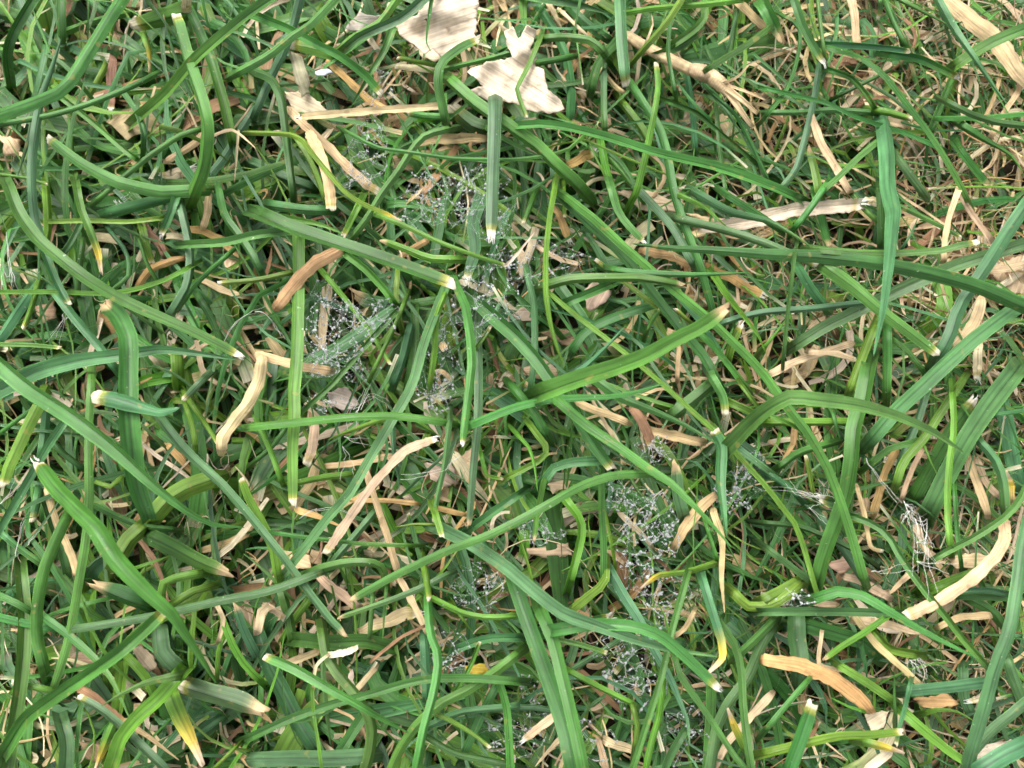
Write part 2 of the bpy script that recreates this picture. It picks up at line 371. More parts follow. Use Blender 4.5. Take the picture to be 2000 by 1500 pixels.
# kind tile width heights ends | points | label : every blade one can pick out, in quarter pixels of a photo tile
DATA = """
g 00 105 33,40,33 nn|940,-20 800,200 600,520 480,690 250,790 -20,885|broad green blade sweeping from the top edge down to the left edge
d 00 85 30,30,22 nn|265,-20 160,150 80,300 50,450 75,600|dark green blade curving down beside the top left corner
g 00 110 26,34,24 cn|1345,110 1440,450 1560,800 1600,1000 1575,1300 1490,1520|tall green blade with a pale cut top, bending below the top edge
g 00 105 24,26,22 cn|370,1080 620,1270 900,1420 1250,1500 1600,1480|green blade sagging like a hammock under the tall cut blade
b 00 80 25,28,26 pn|480,300 400,560 330,750 290,950 250,1250 250,1500 275,1720 340,1920
g 00 42 32,32 pp|260,80 340,290 405,445
g 00 48 24,24 nn|470,750 700,930 1000,1190 1060,1230
g 00 55 27,27,24 nn|-20,975 400,900 700,810 1000,690 1180,600
b 00 50 20,24,20 nn|960,720 1070,880 1120,1050 1115,1150
g 00 160 16,18 cn|1040,210 1330,130 1450,90|short broad leaf cut square with a pale fringe, near the top edge
d 00 90 30,30,22 nn|2140,-20 1900,150 1540,460 1300,740 1080,930
d 00 90 16,18,16 nn|1470,70 1570,290 1650,480 1740,780 1810,1090
g 00 55 24,24 nn|760,1560 930,1410 1150,1230 1400,1060 1560,1010
d 00 120 10,10 nn|1050,280 1050,630
d 00 75 22,20 nn|465,-20 470,280
b 00 170 10,10 nn|-20,110 250,180
r 00 90 14,14 nf|880,480 870,700 850,850|brown papery leaf sheath between the green blades at upper left
y 00 55 18,16 nY|1140,300 1175,400 1175,560
s 00 26 26,26 np|1620,1075 1800,1010 1900,1070 2000,1160
s 00 55 18,16 nn|1320,1250 1540,1110 1600,1000
p 00 85 14,12 ff|1250,1385 1500,1330
b 00 70 22,20 pn|140,1370 230,1080 300,800
g 00 38 22,22 nc|-20,1360 200,1390 370,1440
g 00 48 14,14 nc|550,880 560,1130 575,1210
y 00 40 18,16 nc|900,130 870,260 860,370
y 00 60 16,15 nc|820,540 730,700 680,790
g 00 60 14,14 nn|520,240 700,170 810,140 950,110
b 00 75 12,12 nn|690,-20 830,110
b 00 75 14,14 nn|1990,850 1730,1260 1600,1400
p 00 80 24,20 nc|1450,-20 1460,100|pinkish white dry stub hanging from the top edge
y 00 45 16,16 cn|1310,680 1150,705 1000,725
g 00 50 12,12 nn|1210,390 1350,365
d 00 90 12,12 nn|1480,800 1420,950 1300,1200
p 00 20 22,20 np|1860,1060 1850,1200 1830,1430
g 01 75 30,34,30 nn|620,-20 430,180 280,280 100,430 -140,560
b 01 80 20,20,18 nn|350,-20 300,180 220,400 130,580 0,880
g 01 85 28,30,26 nc|-20,110 250,220 450,330 650,430 850,580 980,730
y 01 75 26,26 nn|1110,-20 960,180 760,290 660,380
b 01 85 30,30,26 nn|1320,-20 1150,130 950,220 800,290 680,390
g 01 75 26,26,22 np|1060,240 1000,400 900,560 820,700 740,840
s 01 75 18,16 nn|1030,210 1150,210 1310,290
y 01 110 18,18 cn|260,340 450,380 620,420
g 01 40 28,28 np|1370,-20 1340,200 1330,330 1365,400
d 01 85 28,30,26 cn|1740,310 1600,380 1450,500 1430,650 1460,800 1490,940|dark green hooked leaf beside the pale papery husk
y 01 45 20,20 cn|1100,455 1400,510
p 01 50 16,16 cn|1095,520 1380,545
g 01 50 28,28 nn|1500,530 1800,460 2020,400 2200,340
g 01 110 30,32,30,26 nn|1500,640 1700,820 1950,990 2180,1150 2350,1320 2480,1430 2560,1520|long green blade running down right from below the papery husk
b 01 150 16,16 cn|1510,830 1680,980 1800,1020
b 01 122 34,38,40 nf|1870,780 1862,1100 1850,1500 1840,1840|straight blade hanging in the middle, its end torn into two white prongs
s 01 60 24,24 fn|340,915 900,865 1440,830|flat pinkish straw lying almost level, above the cobweb
o 01 60 16,14 nn|580,500 750,650 900,790 1050,870
o 01 55 12,10 nn|1080,860 1260,1000
g 01 75 20,20 cn|1180,885 1300,905 1490,915
y 01 50 18,16 cn|770,960 650,1050 540,1130
g 01 66 26,26,24 nn|1520,1000 1330,1050 1230,1150 1110,1340 990,1500 870,1700 770,1830
g 01 36 30,32,30,28 nn|730,1040 940,1150 1250,1195 1550,1238 2000,1245 2260,1215 2440,1165 2545,1070
s 01 80 18,18 nn|1270,1110 1450,1080 1780,1080
o 01 70 14,14 nn|1550,1170 1450,1320 1310,1500
s 01 75 22,22,20 nc|270,870 380,980 560,1140 680,1270 850,1430 960,1500
y 01 48 26,30,30 nY|-20,1035 250,1045 360,1090 470,1230 600,1380 720,1510 850,1590 1000,1650 1130,1720|thin bright blade that dries to a white twisted tip over the web
y 01 50 24,24 nn|300,1090 420,1280 500,1480 530,1560
d 01 75 22,24,22 nn|0,560 120,610 200,760 230,950 260,1200 300,1500
b 01 90 10,10 nn|620,570 730,720 850,850
b 01 100 14,14 nn|-20,1290 200,1390 420,1470
b 01 80 8,8 nn|1180,1280 1350,1500
p 01 60 14,12 nn|880,290 980,430
b 02 112 38,40,38 nc|850,-20 865,300 890,560 905,670|pale bluish blade hanging from the top edge with a white tip
b 02 130 20,20 np|330,-10 560,40 770,110
b 02 85 14,14,12 nn|220,80 330,250 420,450 460,700 450,930
g 02 75 24,24 nn|260,300 420,290 600,310 690,370 720,410
d 02 80 16,16 nn|470,80 620,220 740,300
d 02 85 20,18 nn|800,320 700,420 640,520 600,690
b 02 62 20,20 nn|710,580 710,800 715,1000
y 02 60 30,30,26 nn|1330,-20 1200,180 1060,340 980,430
y 02 50 24,24 nn|920,90 1100,60 1300,45 1500,30 1760,0
d 02 38 26,26 nn|1340,0 1240,150 1215,400 1240,560 1270,720
g 02 80 20,18 nt|1150,420 1300,360 1490,245
g 02 75 20,20 nn|1510,-20 1500,150 1400,250 1250,350
d 02 60 28,28 nn|1990,220 1800,360 1650,450 1520,530
b 02 160 12,12 nn|1380,420 1600,370 1850,300 2020,270
d 02 45 16,16 nn|1750,60 1720,300 1690,580
y 02 64 30,32,26 cn|1130,490 1145,650 1120,850 1060,1140 980,1480 940,1560
g 02 80 32,34,32 nn|0,985 250,970 500,1010 800,1090 1100,1190 1300,1240 1600,1310 2000,1450 2200,1540|long arching blade crossing level then down right, above the pale straw
g 02 75 24,26,28,24 nn|940,690 1050,860 1140,1000 1200,1200 1240,1450 1280,1600 1330,1750 1410,1960 1460,2100 1520,2300 1560,2440
g 02 60 18,18 nn|750,1220 900,1400 1010,1560
y 02 68 20,18 nn|700,1160 740,1350 800,1560
y 02 75 16,16 nn|860,820 1000,1000 1060,1120
b 02 55 16,16 nn|1360,570 1410,850 1430,1160
d 02 36 22,22 nn|1560,730 1750,900 1880,1150 2000,1400
d 02 45 18,18 nn|1230,790 1450,880 1650,1050 1890,1250
d 02 42 18,18 nn|1600,850 1620,1100 1650,1350 1680,1520
o 02 120 12,12 nf|450,1290 650,1170
s 02 26 20,20 nn|390,90 600,290
s 02 70 16,14 np|290,30 390,220
s 02 38 16,16 nn|700,550 800,670 870,720
s 02 28 24,22 pn|1085,90 1100,190 1040,350
g 02 46 30,30 nc|200,330 130,500 30,700 60,780 110,920|thin kinked blade bending sharply over the pale papery husk
g 02 58 20,20 nn|210,490 450,450
s 02 62 18,16 nn|1760,20 1900,140 1990,230
d 03 78 32,32 nf|200,-20 280,220 400,430 440,490|dark blade from the top edge ending in white fray, upper right
g 03 36 34,34 nn|380,-20 400,150 435,430
b 03 60 32,32 nc|440,340 700,350 950,370 1105,395|level bluish blade with a square white end, upper right
d 03 50 32,32,30,28 nn|450,360 700,430 900,570 1050,760 1200,950 1350,1170 1500,1430 1560,1560|long smooth dark stem slanting down right through the upper right
b 03 76 36,38,36 np|1310,-20 1450,230 1600,440 1750,660 1870,820|straight bluish blade slanting down right from the top edge
g 03 75 28,28 np|1010,-10 1200,90 1400,190
d 03 100 28,26 nn|2020,220 1800,310 1650,390 1470,510
d 03 80 24,24 nf|960,420 1200,460 1440,580 1480,600
s 03 150 20,20 nn|1380,-20 1600,170 1800,330 1950,560 2050,660|wide flat tan straw crossing the top right corner
d 03 50 28,28 nn|910,0 980,180 1070,350
g 03 55 26,24 nf|860,-10 870,60 850,150
d 03 42 26,26,24 nn|-20,700 250,760 480,820 630,900 850,980 1070,1050 1300,1150
b 03 55 20,20 nn|20,880 250,880 480,860 700,870 800,880
y 03 70 22,22 nc|830,870 950,890 1120,935
b 03 135 26,34,42,42 np|920,960 945,1200 948,1430 970,1560 985,1650 968,1850 945,2100 905,2400 825,2780|broad shiny bluish blade hanging down, crossing the long dark blade
g 03 55 26,24 nn|870,1090 700,1230 560,1370 400,1510
b 03 60 22,22 nn|400,540 370,750 330,930 280,1130 220,1330 100,1480
g 03 38 26,26 nn|130,140 230,200 240,350 190,560 120,720 -20,890
g 03 120 22,20 nt|-20,40 50,180 115,320
d 03 60 30,30 nn|2050,990 1800,960 1600,900 1400,800
g 03 46 22,22 nn|1340,920 1700,910 2020,880
g 03 90 22,20 np|1500,980 1700,1100 1880,1200 1990,1340
g 03 60 18,18 nn|1400,680 1320,880 1270,1010
s 03 62 24,22 nn|650,-20 680,150 700,380
s 03 60 22,22 nn|340,910 420,1130 520,1290 600,1430 640,1500
y 03 75 20,20 tn|320,1150 370,1320 410,1520
s 03 46 18,18 nn|1960,480 1960,700 1850,870 1740,1070
s 03 70 16,16 nn|860,930 1060,970
d 03 48 24,22 nn|480,540 650,600 760,720 830,830
d 03 36 22,22 nn|560,750 880,590
g 03 75 16,14 nt|1490,1170 1600,1320 1720,1460
b 03 72 20,18 nn|1030,1250 1220,1510
g 10 102 34,38,36,34 nf|60,-40 150,180 300,380 500,550 700,700 900,820 1150,940 1500,1090 1870,1280|long green blade slanting down right from the left edge, tip frayed white
b 10 130 26,30,30 np|-20,1560 300,1400 600,1320 900,1280 1250,1230 1550,1260 1850,1310|broad bluish blade rising from the left edge under the frayed blade
g 10 165 30,36,36,28 tx|830,880 930,980 1000,1150 1000,1400 1005,1700 1030,2000 1070,2300 1160,2560|widest upright leaf at left, brown at its bent top
y 10 45 28,28 nn|20,785 400,785 800,800 1050,770 1300,690 1470,600
b 10 75 30,30 nc|330,440 430,690 535,880
b 10 75 22,22 nn|430,780 600,1000 780,1210 900,1370
b 10 90 24,22 nn|250,760 130,930 0,1130 -60,1200
y 10 58 26,24 nc|290,770 250,900 180,1075
g 10 76 28,26 nY|600,-20 630,130 680,250 740,400 770,500 790,630|green blade turning yellow then tan at its lower tip, upper left
y 10 75 20,20 nn|370,-20 385,250 360,430
b 10 115 14,14 nn|400,180 650,170 900,180
b 10 100 22,20 nn|850,180 1100,110 1400,30 1560,-10
y 10 46 24,24 nn|420,230 700,225 1000,235 1260,205
b 10 120 10,10 nn|880,420 780,580 700,700
b 10 85 24,22 nf|1370,60 1320,200 1260,335
b 10 80 24,24 nn|1420,100 1480,350 1500,550 1470,740 1350,950
g 10 46 24,22 nn|1780,480 1600,640 1500,740 1440,830
g 10 76 32,32 nn|1500,410 1750,395 2000,335 2250,305
g 10 66 26,26 nn|1700,-20 1740,180 1850,330 1950,480 2020,620
y 10 75 16,14 nc|1120,300 1150,430 1190,560
b 10 40 18,18 nn|860,320 980,470 1000,650 900,740
d 10 38 18,16 nn|1090,370 1150,560 1250,720
o 10 80 16,14 nn|1480,290 1600,310 1740,370
o 10 62 14,14 nn|1770,420 1900,510
r 10 80 14,14 nn|1130,270 1250,420 1290,490
s 10 55 14,14 nn|1590,690 1780,780 1920,815
s 10 62 18,16 nn|1640,0 1620,150 1590,280
o 10 62 16,14 nn|1430,520 1200,590 1080,740
b 10 60 22,22 nn|490,480 560,380 620,260
g 10 50 18,16 nn|650,400 620,620 610,790
d 10 62 20,18 nn|1560,850 1650,1000 1720,1180
y 10 55 26,26 cn|1700,715 2000,690 2260,635
g 10 42 22,22 nc|-20,1195 250,1200 470,1220
p 10 60 22,20 nn|-10,560 20,720
y 10 105 16,14 nn|1390,1290 1400,1480
d 11 122 34,38,36 nc|40,190 300,300 600,400 900,500 1200,605 1545,735|dark broad blade pointing down right at the cobweb, tan at its end
g 11 105 28,28 np|60,165 300,210 500,250 680,325
b 11 90 20,20 nn|120,110 350,140 560,150
o 11 112 28,26 nn|660,455 450,570 300,720 165,890|folded orange-brown dry leaf left of the cobweb
y 11 50 26,26 nc|540,640 700,830 850,1020 950,1170 1058,1350
g 11 105 24,28,34,32 nc|320,370 315,700 310,1000 300,1300 280,1560 285,1750 270,2000 275,2430|straight upright blade with a pale blunt lower end, left of the cobweb
b 11 75 12,12 nn|450,400 450,700 450,1100
s 11 78 16,14 nn|600,560 560,750 530,1000 510,1240
g 11 65 26,26 nn|690,470 850,590 1000,750 1080,860
y 11 50 24,24 nn|1110,640 1095,860 1130,1010
b 11 115 20,20 nn|1070,920 850,1070 650,1200 430,1320|broad bluish blade lying under the left cobweb
g 11 52 28,28 nn|1080,940 900,1140 700,1370 580,1510 380,1690
y 11 42 26,26 nn|1160,880 1110,1010 1020,1200 920,1410
b 11 88 26,32,34,30 nn|1470,780 1390,980 1310,1200 1250,1430 1180,1600 1050,1810 870,2120 740,2350 560,2550 400,2760 250,2950|long bluish blade from the cobweb slanting down left past crossed straws
y 11 56 28,28 nn|1480,800 1410,980 1400,1200 1360,1500
g 11 84 28,32,34 nf|1570,740 1640,900 1680,1150 1690,1350 1660,1600 1635,1800 1615,1960|narrow blade running down from the cobweb to a white frayed tip
b 11 80 24,26,26 nt|1730,1050 1740,1400 1735,1800 1700,2150 1665,2610
y 11 46 34,36,34 nc|970,190 1150,260 1400,380 1600,460 1800,530 1950,575|thin bright blade crossing above the cobweb to a kinked end
p 11 26 34,34 cp|1940,580 2010,520 2180,310
y 11 72 24,24 tn|980,380 1150,440 1350,520 1580,530
b 11 115 20,18 fn|1650,680 1720,450 1700,250 1760,60
b 11 85 14,14 nn|1480,50 1420,300 1370,560
y 11 66 24,22 nc|800,110 740,230 680,350
s 01 92 26,30,28 nc|420,1050 520,1260 570,1420 590,1640|tan curled dead leaf with a round pale end, left of the cobweb
o 11 62 14,12 nn|1330,380 1220,450 1110,520
s 11 50 12,12 nn|40,700 80,850 110,1000
b 11 130 14,14 tn|770,790 900,850 1030,870
s 11 78 26,24 nn|30,1270 150,1310 350,1360 570,1395
s 20 105 30,28 nn|2050,-200 2030,-50 1960,120 1830,290 1740,420 1730,520|bent tan dry leaf left of the crossed straws
d 11 82 16,16 nn|1240,930 1240,1200 1190,1510
b 11 80 18,18 nn|1220,1050 1160,1300 1090,1490
y 11 40 26,26 cn|1825,1050 1780,1130 1710,1220
d 11 112 24,30,32,32 nc|1720,840 1880,980 2050,1130 2200,1300 2340,1500 2460,1650 2600,1900 2790,2160|dark broad blade from the cobweb slanting far down right to a pale end
y 12 54 38,42,40 np|330,-20 290,200 260,500 260,800 300,1050 350,1220 415,1380|thin pale-green blade bowed like a parenthesis, right of the cobweb
d 12 85 26,28,28 nn|430,100 600,260 800,440 980,640 1150,870 1330,1100 1500,1300 1600,1500
g 12 84 30,34,34,36,36 nn|430,40 650,210 850,400 1050,570 1250,750 1500,950 1720,1160 1950,1390 2170,1700 2330,1900 2480,2180 2570,2420 2660,2700 2750,3020|very long green blade slanting from the centre to lower right
g 12 150 40,48,50 nt|250,1570 500,1480 800,1385 1050,1290 1300,1150 1500,1050 1690,900|very broad green blade pointing up right, dry tan at its tip
d 12 74 34,36,36 np|780,615 1000,640 1400,650 1700,640 1860,630|dark level blade tapering to a yellow point, right of the cobweb
g 12 92 34,36,34 nt|270,740 450,690 700,680 1000,680 1200,710 1350,740|level green blade with a yellow and tan torn tip
d 12 118 28,34,38,38 pn|940,405 1250,440 1600,460 2000,490 2400,510 2850,560 3250,640 3650,750 4080,940|long dark blade sweeping from the centre to the right edge
g 12 76 28,28 nf|770,-60 830,150 920,270 1030,385
b 12 75 26,26 nn|990,-20 1150,150 1270,290 1340,420 1420,560
y 12 52 28,28 np|1300,20 1500,110 1620,220 1700,290
b 12 82 28,30,32 nc|1290,220 1500,265 1750,330 2000,415 2200,500 2380,575
b 12 80 28,30 np|1450,20 1700,160 2000,230 2200,340 2370,455
d 12 66 30,28 nn|1690,20 1850,120 2050,250
y 12 48 28,30,28,26 nn|310,800 500,960 700,1110 930,1290 1180,1500 1500,1790 1650,1920 1830,2120 2000,2310 2120,2470 2220,2600 2290,2800 2350,3020 2390,3150|very long thin stem with pale nodes slanting down to the lower right
y 12 48 24,24 cn|650,530 850,690 1110,890
b 12 60 22,22 nn|130,640 180,850 190,1100 190,1250 160,1520
g 12 88 22,20 nn|430,860 600,790 720,740
d 12 80 22,22 nn|470,1220 560,1090 700,1010 850,950 1080,880
b 12 105 14,14 nn|360,740 450,860 550,1000 620,1180 700,1290
b 12 68 30,32 np|400,1500 600,1350 750,1200 885,1050
y 12 62 30,28 np|1590,680 1700,840 1830,1000 1920,1120 1985,1260
g 12 60 24,22 nn|1480,1100 1600,1220 1720,1370 1830,1510
b 12 60 28,28 nn|1650,1030 1800,980 2000,940 2300,920 2750,870
g 12 46 24,22 nt|1060,1080 1090,1010 1165,900
o 12 62 16,14 nf|340,140 400,250 450,380
o 12 100 14,12 nn|1030,460 1200,490 1390,560
o 12 80 16,14 nf|1540,590 1720,680 1960,810
y 12 46 24,22 cn|1275,915 1380,1015
y 12 85 20,18 fn|1785,1030 1720,1160 1680,1300
s 12 36 18,18 nn|1300,1230 1290,1450
g 12 62 20,18 cn|90,240 170,30
y 12 42 20,18 cn|410,190 400,20
g 13 112 34,36,36 nc|420,565 650,730 900,940 1100,1090 1325,1265|broad folded blade slanting down right to a white square tip
b 13 112 32,36,34 nn|2050,60 1900,280 1750,520 1620,720 1500,900 1420,1150 1330,1290
b 13 105 28,28,24 nn|2050,390 1700,500 1450,580 1200,690 1000,780 700,930 450,1050 230,1190
b 13 122 34,36,34,30 nn|2050,830 1850,960 1600,1150 1400,1330 1200,1520 1000,1700 790,1940|broad bluish blade slanting down left from the right edge
g 13 72 36,38 nc|370,440 700,470 1040,470 1350,450 1500,410 1640,385
p 13 115 22,22 nf|-500,280 -150,230 200,140 500,110 735,90|pale straw with a snapped square end, lying nearly level at right
p 13 95 22,22 ff|755,75 870,75
g 13 62 26,26 nn|450,-20 350,130 230,280
d 13 72 24,22 nn|880,-20 890,200 890,420
g 13 80 20,18 nt|400,30 450,250 490,430
b 13 44 26,24 pn|1170,200 1120,320 1050,430
g 13 52 22,22 nn|660,-10 760,120 870,220
g 13 46 22,22 nc|1010,100 1200,190 1400,290 1510,355
s 13 48 30,28 nn|1480,0 1420,180 1380,380 1375,540
s 13 45 26,24 nn|1500,20 1600,180 1740,370
d 13 38 38,38,34 nn|205,480 180,700 150,950 115,1320
b 13 85 24,22 nn|240,590 340,760 440,890
b 13 72 14,14 nn|280,940 250,1170
y 13 80 26,26 nn|810,1050 700,1350 630,1540
g 13 76 26,24 nn|925,1080 930,1300 925,1560
g 23 128 30,34,30,24 nn|800,-120 750,150 690,330 670,600 630,850 540,1100 450,1350 400,1540|broad green upright blade behind the arched leaf, lower right
y 13 62 28,28 np|-30,1210 70,1090 155,975
b 13 110 12,12 nn|440,1260 500,1400 570,1530
s 13 62 22,22 nn|20,1420 200,1330 350,1280 630,1190
s 13 46 24,22 nc|330,1250 530,1260 690,1310
s 13 85 20,18 nn|1660,850 1600,1050 1440,1200
s 13 110 14,14 nn|1740,610 2030,560
g 13 50 18,18 nn|990,1160 1100,1250 1200,1380
p 13 66 22,20 nf|1650,1210 1630,1350 1640,1460
g 20 128 38,44,42,36 np|-60,-230 220,10 600,260 900,500 1200,780 1450,980 1650,1090 1910,1120|long broad blade slanting down right from the left edge, shiny
g 20 150 36,46,46,36 fp|280,610 420,800 580,960 750,1130 880,1340 1010,1490 1200,1680 1340,1800 1450,1970 1600,2190 1690,2340|blurred broad blade at left with a frayed tan top and white sheen
y 20 105 30,30 nc|320,120 200,350 130,500 60,650 20,790|yellow-green blade with a bright blunt end at the left edge
b 20 72 28,26 nn|520,270 370,490 250,700 100,960 -20,1160
b 20 80 20,20 nn|370,150 350,400 330,560
g 20 76 30,32,30,28 nn|715,-60 695,300 690,600 695,900 670,1200 620,1500 570,1800 510,2080 430,2330|long dark upright blade at left passing over the broad diagonal
b 20 145 38,38 cp|725,85 900,110 1100,170 1250,215 1400,185|short bluish boat-shaped leaf seen over the widest upright leaf
y 20 160 24,24 nn|1180,1060 1300,920 1450,820 1700,730
b 20 84 30,32,32,30 nt|1250,290 1400,480 1560,640 1720,780 1880,960 2020,1130 2150,1290 2290,1480 2420,1660 2560,1840 2690,1975|long straight bluish blade slanting down right through the lower left
d 20 140 24,22 nt|1160,1190 1350,1280 1550,1390 1780,1480
y 20 140 24,24 nn|920,1420 1000,1250 1130,1130
y 20 52 28,26 nc|1490,140 1600,300 1705,470
y 20 46 24,24 nn|1450,180 1500,330 1520,470
y 20 85 26,26 cn|1880,740 1940,900 2050,1100 2130,1300 2160,1500
g 20 100 28,30,28 nn|530,1040 440,1230 350,1450 310,1650 290,1850 300,2000 350,2200
b 20 60 22,20 nn|20,1180 150,1290 320,1410
d 20 60 22,20 nn|420,450 500,540 650,650
d 20 55 22,22 nn|740,950 900,1030 1100,1110 1350,1140
s 20 56 18,16 nn|370,830 430,1050 550,1320 600,1490
b 20 75 16,14 nn|340,900 400,1080 470,1280 520,1490
b 20 85 18,18 cn|255,1070 280,960 305,860
p 20 20 26,24 pn|20,920 120,820 220,680
b 20 100 10,10 nn|560,330 570,600 570,1100
g 20 42 22,22 nn|20,370 180,250 340,150
b 20 72 30,30 cn|1430,125 1590,-40
y 20 70 18,18 np|1040,1450 1320,1345
o 20 60 16,14 nn|1320,490 1500,690
y 20 46 18,18 nn|740,740 850,790 940,720
g 21 72 34,38,36 nn|-20,320 300,290 700,250 1100,240 1480,295|level green blade above the crossed straws, ending at a brown node
b 21 54 36,32 nc|1510,300 1480,600 1420,870 1385,1080|pale grey-green jointed stem hanging right of the crossed straws
b 21 62 28,28 np|1070,370 1080,560 1110,700 1118,840
s 21 74 30,30 cf|545,1320 720,1060 900,800 1050,630 1180,510 1395,430|long tan straw slanting up right, one of two crossed straws
s 21 58 26,24 nn|850,660 920,870 1010,1130 1105,1450|pinkish tan straw leaning down right, crossed by the longer straw
s 21 85 22,20 nc|460,320 440,500 390,630
s 21 130 16,14 nn|480,640 400,830 300,960
y 21 62 24,24 nn|340,775 500,740 750,710
y 21 78 24,24 pn|560,440 700,380 900,310 1060,250
o 21 62 20,20 np|340,990 500,1040 680,1120
s 21 52 16,16 nn|530,640 750,620 1050,560
g 21 80 28,32,28 nn|380,1500 500,1450 700,1402 900,1400 990,1450 1005,1530
g 21 84 36,42,42,36 tn|740,1690 1100,1490 1500,1300 1800,1190 2050,1070 2300,930 2550,790 2800,710 3030,700|long arching blade with a tan lower tip, below the cobweb
b 21 118 34,42,40,38 np|1480,1150 1700,1260 1950,1430 2150,1600 2400,1790 2700,1900 2950,1990 3200,2060 3610,2130|long shiny bluish blade curving right towards the hooked blade, bottom centre
y 21 72 38,40 nf|1400,1010 1430,1110 1455,1200
y 21 50 30,30 pn|1085,1120 1250,1100 1420,1110
b 21 76 24,22 nn|2040,870 1850,1000 1700,1110
b 21 46 20,18 cn|1190,1010 1230,1150 1280,1350 1330,1510
d 21 40 28,28 nn|120,1160 500,1210 850,1250 1200,1260
y 21 52 22,22 nn|40,350 110,500 200,740
d 21 46 22,22 nn|240,340 130,490 0,600
b 21 70 20,20 nn|920,1020 750,1220 620,1370
y 21 92 16,14 nn|980,940 1080,1150 1160,1240
o 21 40 18,18 nn|760,905 1050,910 1240,930
o 21 42 18,18 nn|1420,970 1620,1020
d 21 125 12,12 nn|1150,720 1300,900 1450,1130
y 21 105 12,12 nn|60,260 330,230
y 21 40 20,20 nc|1760,560 1800,710 1930,745
g 22 92 36,40,40 np|340,110 600,330 850,500 1050,650 1250,780 1450,980 1600,1140 1718,1280|long green blade slanting down right to a point, beside the lower cobweb
b 22 102 32,34 cp|1570,370 1630,500 1620,750 1650,1000 1675,1190|upright bluish blade with a white curled top, right of lower cobweb
d 22 98 32,34 np|640,-40 850,110 1100,210 1350,320 1600,465
g 22 78 34,36 np|-320,310 0,180 250,120 500,100 750,95 950,65 1190,-5|level blade pointing right below the very broad blade
b 22 92 34,32 nc|1550,-60 1640,100 1660,240
g 22 130 32,46,46,38 np|1690,500 1850,330 1990,210 2170,110 2400,130 2700,170 3000,250 3300,380 3525,535|broad arched leaf bowing over to the right, a sharp point at its end
d 22 80 24,24 nn|0,20 170,220 270,400
y 22 56 24,24 nn|150,330 230,440 285,510 230,590 100,660 -20,720
y 22 42 28,28 np|50,400 140,500 180,650 202,845
d 22 56 28,26 nt|260,680 210,900 180,1050 165,1220
b 22 90 28,28 nn|250,760 330,650 480,610 650,600
y 22 76 28,28 nn|410,910 520,1050 540,1150 500,1330 450,1520
d 22 64 28,28 nn|700,760 700,1000 715,1250 715,1520
b 22 115 22,20 tn|1270,620 1290,850 1330,1010
s 22 100 20,18 nn|1570,880 1430,1020 1330,1150 1270,1260
s 22 62 22,22 nn|510,150 700,220 900,300
s 22 95 20,20 nn|1090,365 1300,410 1470,450
r 22 85 24,22 nf|950,200 1040,330 1090,490|red-brown dead stub above the lower cobweb
s 22 46 20,18 nn|860,1030 1000,1160 1080,1260
s 22 62 26,24 np|1580,1010 1640,1230 1640,1500 1660,1790
g 22 38 26,26 nc|920,730 1000,860 1125,985
g 22 115 20,20 nn|1270,250 1420,130 1550,20
y 22 78 24,22 nn|1710,150 1890,230
y 22 62 28,28 Yn|1010,1590 1150,1490 1350,1470 1570,1405|cream-tipped yellowing stub lying beside the lower cobweb
b 22 62 24,24 nn|1780,520 2010,690
g 22 36 24,24 nn|1510,1090 1550,1210 1600,1370
s 22 26 20,20 nn|570,20 680,220 790,420
y 22 36 30,30 nn|1800,10 1935,190
b 23 165 22,24,20 nn|1920,-80 1720,180 1560,420 1420,680 1280,970|very broad dark bluish leaf leaning down left, behind white fibres
d 23 120 18,18 fn|1620,120 1450,350 1300,600 1150,880
y 23 74 28,28 nn|1490,10 1340,230 1220,420 1060,600 1000,780
y 23 58 32,32 nn|1450,80 1460,350 1430,560 1410,800 1410,1050 1430,1260
g 23 38 26,26 nn|1460,820 1480,1150 1510,1380
y 23 38 28,28 np|1220,470 1270,600 1322,705
g 23 60 26,26 nn|810,620 950,510 1160,450
b 23 72 20,20 nn|1230,50 1160,280 1060,520 1000,700
b 23 85 24,24 nn|1640,440 1770,590 1830,750 1850,1000
g 23 62 32,32 nn|2040,760 1950,930 1820,1060 1600,1200 1420,1290 1290,1365
s 23 96 30,34,32 nc|1845,1070 1855,1200 1780,1340 1600,1520 1350,1690 1090,1815|curved tan leaf band sweeping down left at the right side
g 23 60 28,32,32 nn|640,1020 800,1080 940,1170 1010,1300 1100,1440 1250,1640 1400,1820 1560,2030 1730,2215
y 23 42 28,26 nn|10,245 120,290 200,330
o 23 72 20,18 np|210,350 190,470 100,630
y 23 42 24,22 cn|300,560 330,700 360,870
b 23 125 22,20 fn|400,890 520,925|square cut leaf end trailing long white fibres, lower right
o 23 62 20,18 nn|1000,540 900,720 830,1010
s 23 42 20,20 nn|1200,520 1110,700 1050,880
d 23 72 22,20 nn|100,650 250,540 490,470
y 23 78 22,22 nn|-10,310 300,310 640,310
g 23 85 24,22 np|520,240 565,440
s 23 34 28,28 nc|700,820 750,1000 800,1270 895,1310
b 23 62 24,24 nn|-20,680 150,790 240,880
d 23 52 26,26 nn|-20,1090 250,1120 500,1220 700,1320 760,1365
b 23 80 24,22 nn|400,1040 560,1260 740,1530
b 23 62 24,22 nn|0,1290 200,1440 350,1550
s 23 105 22,20 Yn|1850,690 1890,790 1890,900
s 23 66 18,18 nn|1560,580 1650,800 1710,1010
s 23 56 16,16 nn|1640,600 1700,760 1790,860
b 23 120 14,14 nn|1830,130 1880,350 1920,600 1970,800
b 23 44 24,22 nn|1750,240 2030,200
b 23 106 34,38,36,30 nn|2060,1000 1990,1300 1960,1550 1900,1920 1790,2200 1700,2530 1610,2830 1560,3020|tall bluish blade down the right side to the bottom edge
